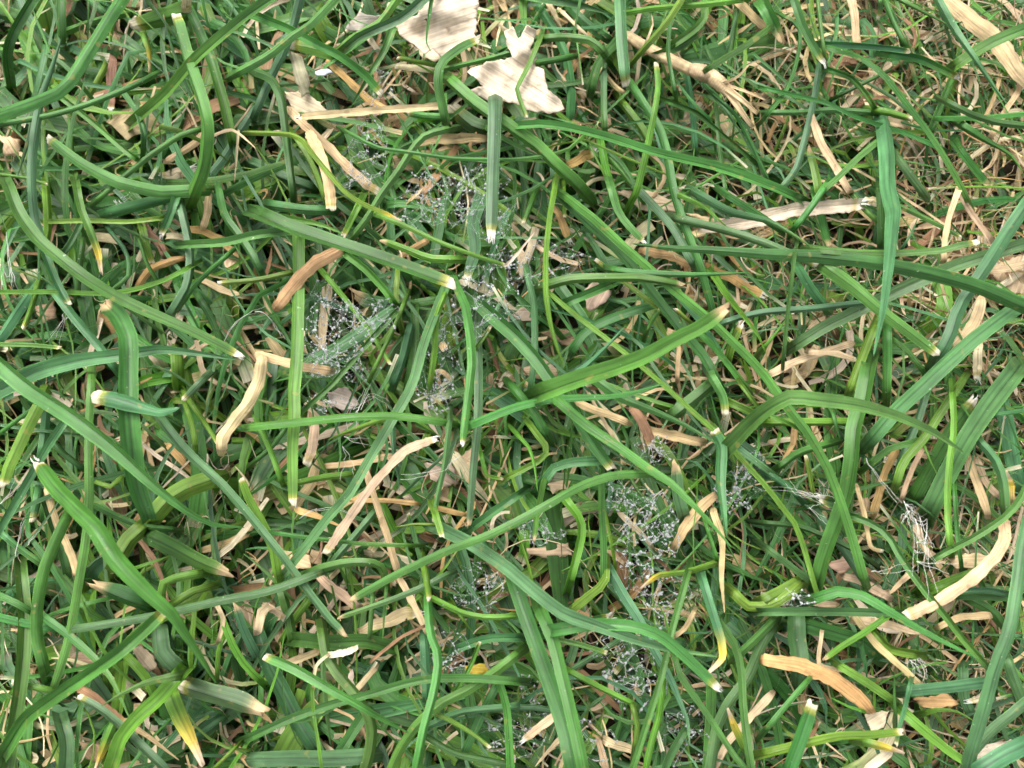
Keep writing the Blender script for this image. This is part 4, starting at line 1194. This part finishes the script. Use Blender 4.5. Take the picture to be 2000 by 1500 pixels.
HUSK = (0.60, 0.51, 0.39)
FL = [
 ([(912,140),(945,168),(908,180),(955,195),(1000,200),(1035,215),(1075,222),(1102,212),(1095,195),(1070,175),(1062,135),(1045,130),(1048,108),(1035,98),(1048,60),(1030,50),(1012,75),(1000,52),(985,60),(990,90),(1000,112),(960,120),(930,130)], 29, HUSK, 'large pale papery husk with torn edges, top centre', 2.6, 'papery_husk'),
 ([(770,45),(815,30),(845,-14),(935,-14),(932,45),(925,65),(938,80),(900,85),(885,105),(862,112),(845,95),(830,106),(808,85),(780,66)], 25, HUSK, 'crumpled pale papery husk at the top edge, left of the largest husk', 2.6, 'papery_husk'),
 ([(818,96),(860,84),(872,108),(850,120),(825,112)], 16, 'p', 'small cream husk scrap just under the crumpled husk', 1.5, 'papery_husk'),
 ([(675,55),(700,25),(740,30),(772,45),(745,60),(730,50),(700,62)], 14, (.42,.38,.32), 'greyish shred of dead leaf left of the crumpled husk', 1.5, 'leaf_flake'),
 ([(562,98),(590,110),(603,150),(605,180),(590,190),(575,150)], 18, (.36,.34,.22), 'translucent grey-green dead leaf scrap, above the flat pinkish straw', 1.5, 'leaf_flake'),
 ([(555,178),(600,180),(640,215),(612,228),(575,220)], 16, 'p', 'pale husk scrap at the left end of the flat pinkish straw', 1.5, 'leaf_flake'),
 ([(1142,565),(1160,550),(1185,560),(1193,575),(1175,595),(1150,608),(1145,590)], 16, (.56,.42,.32), 'crumpled pinkish flake right of the bowed thin blade', 1.8, 'leaf_flake'),
 ([(1055,650),(1085,640),(1110,645),(1130,660),(1160,692),(1140,688),(1105,675),(1075,662)], 12, (.30,.21,.13), 'brown leaf flake under the bowed thin blade', 1.5, 'leaf_flake'),
 ([(1000,615),(1030,595),(1060,605),(1050,625),(1015,625)], 13, (.44,.35,.26), 'grey-tan flake right of the middle cobweb', 1.5, 'leaf_flake'),
 ([(1203,372),(1265,372),(1330,398),(1320,415),(1250,410),(1235,395)], 14, (.46,.36,.24), 'broad tan scrap left of the snapped pale straw', 1.5, 'leaf_flake'),
 ([(1338,416),(1400,425),(1455,445),(1430,452),(1380,442)], 15, 's', 'tan strip of dead leaf below the snapped pale straw', 1.2, 'leaf_flake'),
 ([(1938,522),(2012,490),(2012,572),(1970,575),(1945,548)], 11, (.60,.46,.30), 'orange-tan leaf scrap at the right edge', 1.5, 'leaf_flake'),
 ([(213,955),(235,946),(252,985),(242,1018),(222,1012),(211,980)], 10, (.22,.15,.08), 'dark brown leaf under the broad diagonal at left', 1.5, 'leaf_flake'),
 ([(828,905),(880,903),(895,945),(870,952),(840,935)], 13, (.42,.32,.24), 'brownish pink flake behind the grey-green jointed stem', 1.5, 'leaf_flake'),
 ([(543,1073),(605,1085),(609,1108),(570,1112),(548,1092)], 15, 's', 'layered tan flake below the crossed straws', 1.8, 'leaf_flake'),
 ([(133,1285),(150,1273),(187,1285),(180,1306),(155,1314)], 13, (.38,.27,.18), 'wrinkled brown flake under the white-tipped broad blade', 1.8, 'leaf_flake'),
 ([(258,1265),(275,1260),(300,1280),(306,1305),(290,1313),(270,1296)], 16, (.30,.24,.16), 'grey-brown striped flake right of the white-tipped broad blade', 1.5, 'leaf_flake'),
 ([(154,1448),(197,1455),(192,1487),(168,1482)], 13, (.42,.29,.17), 'tan-brown flake near the bottom left', 1.5, 'leaf_flake'),
 ([(673,1330),(688,1306),(693,1336),(685,1347)], 18, (.68,.54,.44), 'small pinkish white sliver above the long bottom arch', .8, 'leaf_flake'),
 ([(1688,1395),(1737,1388),(1726,1420),(1705,1432)], 20, 'p', 'cream triangular flake below the wide orange-tan leaf', 1.4, 'leaf_flake'),
 ([(1783,1365),(1850,1355),(1872,1375),(1840,1382),(1800,1380)], 18, 'o', 'rusty flake left of the tall bluish blade, bottom right', 1.4, 'leaf_flake'),
 ([(1028,1070),(1110,1060),(1117,1085),(1060,1090),(1033,1084)], 14, (.52,.38,.25), 'flat tan flake left of the lower cobweb', 1.2, 'leaf_flake'),
 ([(1068,945),(1100,938),(1108,955),(1080,964)], 18, (.60,.46,.30), 'small curled tan flake above the long arching blade', 1.4, 'leaf_flake'),
 ([(1848,1090),(1900,1080),(1937,1085),(1925,1106),(1870,1112)], 20, 's', 'tan flake crossing behind the curved tan leaf band', 1.4, 'leaf_flake'),
 ([(1618,1102),(1660,1083),(1678,1106),(1640,1122)], 18, (.50,.33,.24), 'pinkish brown flake above the green arching blade, lower right', 1.4, 'leaf_flake'),
 ([(908,1300),(945,1296),(957,1312),(930,1320),(910,1316)], 20, YEL * .8, 'small yellow leaf scrap left of the twin folded blades', .8, 'leaf_flake'),
 ([(65,600),(105,588),(110,620),(85,632)], 12, (.36,.24,.15), 'brown flake near the left edge below the long frayed blade', 1.5, 'leaf_flake'),
 ([(638,766),(680,755),(702,790),(670,802),(645,790)], 14, (.50,.42,.36), 'shredded grey-white flake below the left cobweb', 2.2, 'leaf_flake'),
 ([(5,265),(40,272),(42,302),(8,306)], 12, (.55,.40,.25), 'tan flake at the left edge, upper left', 1.5, 'leaf_flake'),
 ([(615,140),(640,134),(650,141),(632,148),(620,147)], 19, (.68,.72,.80), 'tiny bluish white fleck above the flat pinkish straw', .6, 'leaf_flake'),
]
for i, (poly, z, k, lab, b, nm) in enumerate(FL):
    flake(poly, z, k, lab, b, name=nm, seed=i, cat='husk' if nm == 'papery_husk' else 'dead leaf')

# ------------------------------------------------------------------ the split straw stem
def tube(name, P, r, parent, col, nseg=10, hollow=False):
    C = spline([at(*p) for p in P], 26)
    T = norm(np.gradient(C, axis=0)); S = norm(np.cross(T, np.array([0, 0, 1.0]))); N = np.cross(S, T)
    t = np.linspace(0, 1, 26)
    rr = np.interp(t, np.linspace(0, 1, len(r)), r)
    V, UV = [], []
    for i in range(26):
        for a in range(nseg):
            an = 2 * math.pi * a / nseg
            q = rr[i] * (1 + .07 * noise.noise(Vector((i * .6, a * 1.3, 2))))
            V.append(C[i] + S[i] * q * math.cos(an) + N[i] * q * math.sin(an)); UV.append((a / nseg * 1.4, t[i] * 4))
    F = ring_faces(0, 25, nseg, True, True)
    c = np.array(col)[None] * (1 + .12 * np.sin(np.arange(len(V)) * .37))[:, None]
    return mesh_obj(name, V, F, M_DRY, c, UV, parent)

st = bpy.data.objects.new('straw_stem', None); COL.objects.link(st)
b0 = Vector(at(1235, 80, 14)); st.location = b0
tag(st, 'thick tan straw stem split into prongs at its lower right end', 'straw')
parts = [tube('stalk', [(1225, 70, 14), (1275, 100, 18), (1350, 137, 22)], [.0009, .0010, .0010], st, PAL['s']),
         tube('joint', [(1350, 136, 22), (1372, 142, 22.5), (1390, 150, 22.5)], [.00105, .00135, .00125], st, (.46, .34, .21)),
         tube('neck', [(1388, 149, 22.5), (1408, 165, 23), (1425, 182, 23)], [.00125, .0012, .0009], st, PAL['s'])]
for q, (Pp, w0) in enumerate((([(1415, 170, 23.5), (1440, 205, 24), (1458, 232, 23), (1471, 248, 22)], 15),
                              ([(1420, 172, 24), (1450, 195, 25), (1480, 222, 24)], 13),
                              ([(1418, 165, 24), (1455, 178, 26), (1495, 195, 26)], 6),
                              ([(1412, 163, 24), (1440, 150, 26), (1462, 127, 27)], 6))):
    C = spline([at(*p) for p in Pp], 12)
    W = np.array([w0 * pxsize(c) for c in C]) * np.linspace(1, .55, 12)
    R3 = ribbon(C, W, norm(CAMP - C), np.full(12, .45), np.full(12, .2), .0003)
    c = np.repeat(np.array(PAL['s'])[None] * (1.1 if q > 1 else 1), 120, 0)
    uv = np.stack([np.tile(np.linspace(0, 1, 10), 12), np.repeat(np.linspace(0, 3, 12), 10)], 1)
    parts.append(mesh_obj('prong', R3.reshape(-1, 3), ring_faces(0, 11, 10, True, True), M_DRY, c, uv, st))
for p in parts: p.data.transform(Matrix.Translation(-b0))

# ------------------------------------------------------------------ loose white fibres
def tuft(label, z, lines, r=0.00008):
    rng = random.Random(len(label))
    L3 = [[at(x, y, z + rng.uniform(-2, 2)) for x, y in ln] for ln in lines]
    L3 = [[p + np.array([rng.gauss(0, .00008), rng.gauss(0, .00008), 0]) for p in spline(ln, 9)] for ln in L3]
    L3 += [[p + j * np.array([k1, k2, k3]) for j, p in enumerate(ln)] for ln in L3 for k1, k2, k3 in [(rng.gauss(0, .00012), rng.gauss(0, .00012), rng.gauss(0, .0001))]]
    o = fibres(L3, r * .36, 'fibre_tuft', None, M_FIBRE)
    recentre(o, L3[0][0])
    tag(o, label, 'plant fibres', 'loose white fibres')
tuft('tangle of long white fibres hanging over the very broad dark leaf', 36, [
 [(1690,897),(1725,940),(1762,982)], [(1765,982),(1785,1010),(1805,1016),(1811,1012),(1808,1062)], [(1780,1000),(1785,1060),(1781,1125)],
 [(1785,1010),(1800,1060),(1826,1098)], [(1795,1010),(1801,1042),(1812,1092)], [(1778,998),(1768,1002),(1758,1011)], [(1770,1005),(1774,1020),(1782,1028)],
 [(1810,1040),(1806,1080),(1812,1172)], [(1790,1060),(1806,1052),(1811,1056)], [(1763,980),(1775,988),(1790,1002),(1806,1012)], [(1765,984),(1780,990),(1796,1008)], [(1790,1098),(1830,1101),(1872,1103)], [(1702,1117),(1740,1110),(1770,1100)], [(1787,1075),(1798,1080),(1812,1074)]], .00009)
tuft('white fibres trailing left from the square cut leaf end', 26, [
 [(1605,975),(1570,962),(1540,952),(1505,952)], [(1600,970),(1562,962),(1541,935)], [(1610,975),(1608,945),(1595,935)], [(1580,990),(1600,1005),(1618,1010)],
 [(1602,980),(1585,965),(1560,958)], [(1604,985),(1588,988),(1578,994)], [(1606,970),(1600,955),(1604,948)]], .00009)
tuft('white curved fibres at the left edge, upper left', 26, [
 [(12,452),(16,490),(21,520),(28,560)], [(2,505),(8,530),(16,542),(21,530)], [(21,520),(24,560),(30,585)], [(0,515),(4,540),(2,570)]], .0001)
tuft('single pale fibre crossing the grey-green jointed stem', 36, [[(898,890),(872,915),(835,928),(778,940)]])
tuft('small white fibre tuft below the long frayed blade, far left', 20, [
 [(124,620),(112,640),(95,655)], [(126,622),(118,640),(108,662)], [(128,625),(136,615),(140,632)], [(122,618),(126,606),(130,620)]], .00009)
tuft('short white fibre tuft lying on dark leaves, upper left', 20, [
 [(222,392),(235,396),(248,392)], [(225,390),(230,402),(233,408)], [(232,390),(240,400),(246,402)], [(236,388),(250,388),(256,382)]], .0001)
tuft('frayed brown-white tuft at a dead leaf end, lower right', 26, [
 [(1752,1290),(1770,1294),(1780,1298)], [(1775,1290),(1772,1302),(1770,1310)], [(1780,1290),(1786,1305),(1784,1318)], [(1785,1288),(1794,1302),(1796,1310)], [(1790,1285),(1806,1300),(1812,1328)], [(1778,1292),(1790,1300),(1796,1322)], [(1795,1284),(1803,1294),(1808,1304)]], .00009)
tuft('pale looping threads in the grass left of the crossed straws', 30, [[(585,1015),(600,1000),(640,991),(668,995),(690,1010)], [(672,855),(700,866),(728,870)], [(668,872),(674,890),(670,915),(664,938)]])
tuft('fine brown-white threads left of the folded orange leaf', 26, [[(438,665),(455,635),(478,618),(502,610)], [(500,608),(520,615),(535,635),(550,658)]])
tuft('fine threads hanging in the grass at the left edge below centre', 24, [[(2,983),(30,958),(55,925)], [(52,1068),(62,1050),(68,1035)], [(30,1085),(40,1040),(48,1015)]])
tuft('white thread bundle below the left cobweb', 22, [[(690,800),(700,780),(712,760)], [(695,805),(705,788),(716,756)], [(688,795),(672,810),(668,825)], [(700,800),(690,815),(682,830)], [(705,800),(720,770),(745,775),(762,785)], [(640,812),(630,805),(622,800)]], .00009)

# ------------------------------------------------------------------ dew-beaded cobwebs
ICO = None
def ico():
    global ICO
    if ICO is None:
        bm = bmesh.new(); bmesh.ops.create_icosphere(bm, subdivisions=2, radius=1.0)
        ICO = (np.array([v.co[:] for v in bm.verts]), np.array([[v.index for v in f.verts] for f in bm.faces])); bm.free()
    return ICO

def cobweb(label, patches, chains, seed, dens=1.0):
    rng = random.Random(seed)
    lines = [[at(x, y, z + rng.uniform(-.6, .6)) for x, y in ch] for z, ch in [(zz + 4, cc) for zz, cc in chains]]
    nch = len(lines)
    for (cx, cy, rx, ry, z, cnt) in patches:
        A = []
        for _ in range(int(cnt * .9)):
            a = rng.uniform(0, 6.283); q = rng.random() ** .62 * 1.3
            A.append((cx + rx * q * math.cos(a), cy + ry * q * math.sin(a), z + 5.5 + (math.cos(a) * 1.5 - q) + rng.uniform(-.8, .8)))
        for _ in range(int(cnt * 2.9)):
            p = rng.choice(A)
            near = sorted(A, key=lambda q: (q[0] - p[0]) ** 2 + (q[1] - p[1]) ** 2)[1:9]
            q = rng.choice(near)
            a, b = at(*p), at(*q)
            lines.append([a, (a + b) / 2 + np.array([0, 0, -np.linalg.norm(b - a) * rng.uniform(.03, .12)]), b])
    o = fibres(lines, 0.000006, 'cobweb', None, M_SILK)
    base = lines[0][0]
    recentre(o, base)
    tag(o, label, 'cobweb', 'dew-covered cobwebs in the grass')
    iv, fi = ico(); V, F = [], []; nb = 0
    for i, ln in enumerate(lines):
        C = spline(ln, 40); s = np.concatenate([[0], np.cumsum(np.linalg.norm(np.diff(C, axis=0), axis=1))])
        d = rng.uniform(0, .0004)
        if i >= nch and rng.random() < .35: continue
        while d < s[-1]:
            p = np.array([np.interp(d, s, C[:, q]) for q in range(3)])
            r = min(.00036, max(.00004, rng.lognormvariate(math.log(.000090), .40)))
            if rng.random() < .82 * dens:
                V.append(iv * np.array([r, r, r * 1.04]) + p - np.array(base)); F.append(fi + nb); nb += len(iv)
            d += r * 2 + .0005 + rng.expovariate(1 / .0007)
    d = mesh_obj('dewdrops', np.concatenate(V), np.concatenate(F), M_WATER, parent=o)
    d['kind'] = 'stuff'
    return len(V)

nd = 0
nd += cobweb('dew-beaded cobweb strung between blades in the middle of the lawn', [
  (930, 590, 38, 60, 23, 90), (880, 380, 55, 55, 22, 100), (955, 395, 48, 60, 20, 70), (815, 390, 42, 45, 20, 50), (715, 295, 38, 55, 19, 90), (860, 690, 32, 75, 20, 60),
  (1050, 510, 80, 38, 23, 34), (990, 560, 42, 60, 22, 50), (850, 770, 34, 36, 18, 80), (740, 180, 26, 40, 15, 30), (690, 350, 26, 26, 17, 30)],
  [(24, [(1000, 475), (1050, 505), (1100, 495), (1165, 505)]), (24, [(1010, 545), (1060, 535), (1110, 515), (1162, 507)]), (24, [(1080, 478), (1110, 485), (1162, 505)]),
   (24, [(1000, 505), (1060, 506), (1120, 500)]), (24, [(925, 540), (930, 600), (925, 645)]), (24, [(920, 560), (960, 582), (1000, 590)]), (24, [(960, 540), (985, 560), (990, 605), (975, 625)]),
   (23, [(780, 385), (820, 402), (870, 420), (900, 400)]), (23, [(795, 330), (830, 352), (870, 345), (905, 380)]), (23, [(880, 335), (900, 380), (890, 425)]), (22, [(905, 355), (945, 350), (1005, 385), (1000, 420)]),
   (22, [(875, 560), (905, 545), (925, 545)]), (22, [(860, 640), (885, 690), (905, 730)]), (23, [(1000, 500), (1000, 450), (1010, 405), (1000, 385)])], 3)
nd += cobweb('smaller dewy cobweb left of the middle one, below the orange leaf', [
  (655, 645, 62, 52, 24, 130), (720, 615, 52, 32, 24, 60), (625, 700, 46, 36, 22, 70), (690, 720, 46, 22, 20, 40), (640, 590, 30, 40, 20, 30), (640, 790, 40, 20, 18, 24)],
  [(25, [(600, 620), (650, 652), (700, 640), (730, 615), (765, 600)]), (25, [(600, 620), (598, 690), (640, 712), (692, 716)]), (25, [(605, 640), (630, 680), (660, 700)]), (25, [(610, 600), (650, 625), (700, 612)]), (24, [(690, 620), (740, 625), (790, 600)])], 5)
nd += cobweb('dewy cobweb lower right of the middle, below the red-brown stub', [
  (1270, 1010, 45, 42, 22, 100), (1235, 985, 40, 30, 22, 60), (1245, 1080, 36, 46, 22, 110), (1300, 1060, 24, 30, 20, 40), (1280, 880, 34, 26, 18, 40), (1195, 960, 22, 30, 18, 24)],
  [(23, [(1190, 1000), (1215, 975), (1260, 1010), (1290, 1020)]), (23, [(1230, 975), (1265, 1000), (1280, 1040), (1310, 1060)]), (23, [(1180, 1050), (1220, 1030), (1265, 1020)])], 7)
nd += cobweb('sparse dewy cobweb spread low in the grass at bottom centre', [
  (1280, 1165, 55, 50, 18, 130), (1215, 1290, 55, 45, 18, 110), (1250, 1345, 45, 38, 16, 80), (1080, 1340, 55, 36, 14, 60), (1020, 1420, 42, 50, 14, 60), (930, 1150, 44, 42, 14, 90),
  (1340, 1440, 50, 50, 12, 60), (1160, 1450, 40, 40, 12, 50), (960, 1440, 36, 40, 13, 50), (1060, 1040, 40, 22, 15, 50), (880, 1290, 34, 50, 16, 36)], [(19, [(1230, 1130), (1280, 1180), (1330, 1200)])], 9)
nd += cobweb('patch of dewdrops on web threads right of the upright bluish blade', [
  (1440, 955, 36, 42, 18, 90), (1460, 900, 30, 24, 18, 30), (1560, 1165, 40, 18, 28, 26)], [(20, [(1430, 980), (1460, 965), (1495, 955)])], 13)

# ------------------------------------------------------------------ short grass and thatch filling the gaps
SFR = np.array([[.36,.26,.38,.52,.46,.36,.56,.62],[.32,.32,.36,.36,.30,.36,.48,.62],[.26,.30,.32,.30,.26,.34,.46,.62],
                [.30,.32,.42,.40,.32,.30,.46,.54],[.36,.32,.46,.42,.36,.36,.42,.52],[.32,.36,.36,.32,.32,.36,.48,.52]])
def straw_share(x, y):
    c = min(7, max(0, int((x / .18 + .5) * 8))); r = min(5, max(0, int((.5 - y / .135) * 6)))
    return min(.78, SFR[r, c] ** 1.4 * 1.6)

def scatter(kind, count, seed, zlo, zhi, wmm, lmm, name, mat, label, cat):
    g = np.random.default_rng(seed)
    green = kind in ('grass', 'fine')
    NV, nu = 8, 3
    X = []
    while len(X) < count:
        x, y = g.uniform(-.125, .125), g.uniform(-.10, .10)
        p = straw_share(x, y)
        if kind in ('litter', 'wisp'): p = .35 + .3 * p
        if kind in ('straw', 'fine') and x < .03: p = p * (.62 if kind == 'straw' else 1) + (.45 if kind == 'fine' else 0)
        if g.random() < (p if not green else 1 - .7 * p): X.append((x, y))
    X = np.array(X); K = count
    U = lambda lo, hi: g.uniform(lo, hi, K)[:, None]
    right = np.clip((X[:, :1] + .02) / .06, 0, 1)
    a = U(0, 6.283)
    if green:
        lean = g.choice([-.8, -1.5, 2.2], K)[:, None] + g.normal(0, .35, (K, 1))
        a = np.where(g.random((K, 1)) < .45, lean, a)
    L = U(*lmm) * .001
    if not green: L = np.where(g.random((K, 1)) < .2, L * .45, L)
    w = np.exp(g.normal(math.log(wmm), .42 if green else .62, (K, 1))) * .001 * (1 - .4 * right)
    t = np.linspace(0, 1, NV)[None]
    an = a + g.normal(0, .55 if green else .5, (K, 1)) * (t - .5) * 2 + (0 if green else g.normal(0, .22 if kind != 'wisp' else .7, (K, 1)) * np.sin(t * 5))
    dx, dy = np.cumsum(np.cos(an), 1) * L / NV, np.cumsum(np.sin(an), 1) * L / NV
    hump = U(0, 3.5) if green else U(-.5, 1.5)
    z = (U(zlo, zhi) * (1 - t) + U(zlo, zhi) * t + hump * np.sin(t * math.pi)) * .001
    if green: z = z * np.minimum(1, .25 + t * 3)
    C = np.stack([X[:, :1] + dx - dx.mean(1, keepdims=True), X[:, 1:] + dy - dy.mean(1, keepdims=True), z], -1)
    tk = g.random((K, 1))
    W = w * np.minimum(1, .6 + t * 2)
    W = W * np.where(tk < (.35 if kind != 'fine' else .8), np.sqrt(np.clip((1.02 - t) * 2.2, 0, 1)), 1)
    T = norm(np.gradient(C, axis=1))
    up = norm(np.concatenate([g.normal(0, .4, (K, 2)), np.ones((K, 1))], 1))[:, None]
    S = norm(np.cross(T, np.broadcast_to(up, T.shape))); N = np.cross(S, T)
    f = (g.choice([-1, 1], K) * g.uniform(.1, .55, K))[:, None, None]
    h = W[..., None] * .5
    V = np.stack([C - S * h + N * f * h, C, C + S * h + N * f * h], 2)
    ks = g.choice(list('gbyd'), K, p=[.30, .32, .18, .20]) if green else g.choice(list('spor'), K, p=[.50, .28, .07, .15])
    col = np.array([PAL[q] for q in ks]) * g.uniform(.7, 1.2, (K, 1)) * (g.uniform(.86, 1.16, (K, 3)) if green else np.concatenate([np.ones((K, 1)), g.uniform(.93, 1.05, (K, 1)), g.uniform(.84, 1.1, (K, 1))], 1))
    col = np.repeat(col[:, None], NV, 1)
    if green:
        q = (np.clip((t - .86) * 8, 0, 1) * (tk > .74))[..., None]
        col = col * (1 - q) + np.where(tk > .86, PALE[None], TAN[None])[:, None] * q
    else:
        q = (np.clip((t - U(.2, .6)) * 2.2, 0, 1) * (tk > .88))[..., None]
        col = col * (1 - q) + np.array(PAL['y']) * q
    uu = np.broadcast_to(np.array([0, .5, 1.])[None, None], (K, NV, nu)) + U(0, 9)[..., None]
    vv = np.broadcast_to((t * L * 300 + U(0, 50))[..., None], (K, NV, nu))
    V = V.reshape(-1, 3); C = np.concatenate([np.repeat(col.reshape(-1, 3), nu, 0), np.tile([0, .5, 1.], K * NV)[:, None]], 1); U_ = np.stack([uu, vv], -1).reshape(-1, 2)
    blk = np.array([(i * nu + j, i * nu + j + 1, i * nu + j + nu + 1, i * nu + j + nu) for i in range(NV - 1) for j in range(nu - 1)])
    F = (blk[None] + (np.arange(K) * NV * nu)[:, None, None]).reshape(-1, 4).tolist()
    if kind == 'grass':
        Vl, Cl, Ul = [V], [C], [U_]; b = len(V)
        for R3, c3, UV in STUFF:
            n, m = R3.shape[:2]
            Vl.append(R3.reshape(-1, 3)); Cl.append(np.concatenate([np.repeat(c3, m, 0), np.tile(np.concatenate([np.linspace(0, 1, 5), np.linspace(1, 0, 5)]), n)[:, None]], 1)); Ul.append(UV.reshape(-1, 2))
            F += [tuple(b + q for q in fc) for fc in ring_faces(0, n - 1, m, True, True)]; b += n * m
        V, C, U_ = np.concatenate(Vl), np.concatenate(Cl), np.concatenate(Ul)
    o = mesh_obj(name, V.tolist(), F, mat, C, U_)
    o['kind'] = 'stuff'
    tag(o, label, cat)

scatter('grass', 4000, 21, 1.0, 12.5, 1.55, (10, 36), 'short_grass', M_LEAF, 'mass of short green grass filling the gaps between the long blades', 'grass')
scatter('fine', 1900, 23, 6, 20, .55, (14, 46), 'fine_grass', M_LEAF, 'mass of thread-thin green blades threading through the lawn', 'fine grass')
scatter('straw', 6800, 22, 1.0, 14.5, .55, (3, 26), 'dry_thatch', M_DRY, 'mass of thin dead straws lying between the grass', 'thatch')
scatter('litter', 1100, 24, 1.5, 13.5, 1.3, (3, 14), 'leaf_litter', M_DRY, 'mass of broad shredded dead leaf scraps lying between the grass', 'litter')
scatter('wisp', 3200, 25, 4.0, 18.0, .15, (2, 9), 'plant_wisps', M_DRY, 'mass of tiny pale frayed wisps caught among the grass', 'wisps')
print('drops', nd, 'things', len([o for o in SC.objects if o.parent is None]))
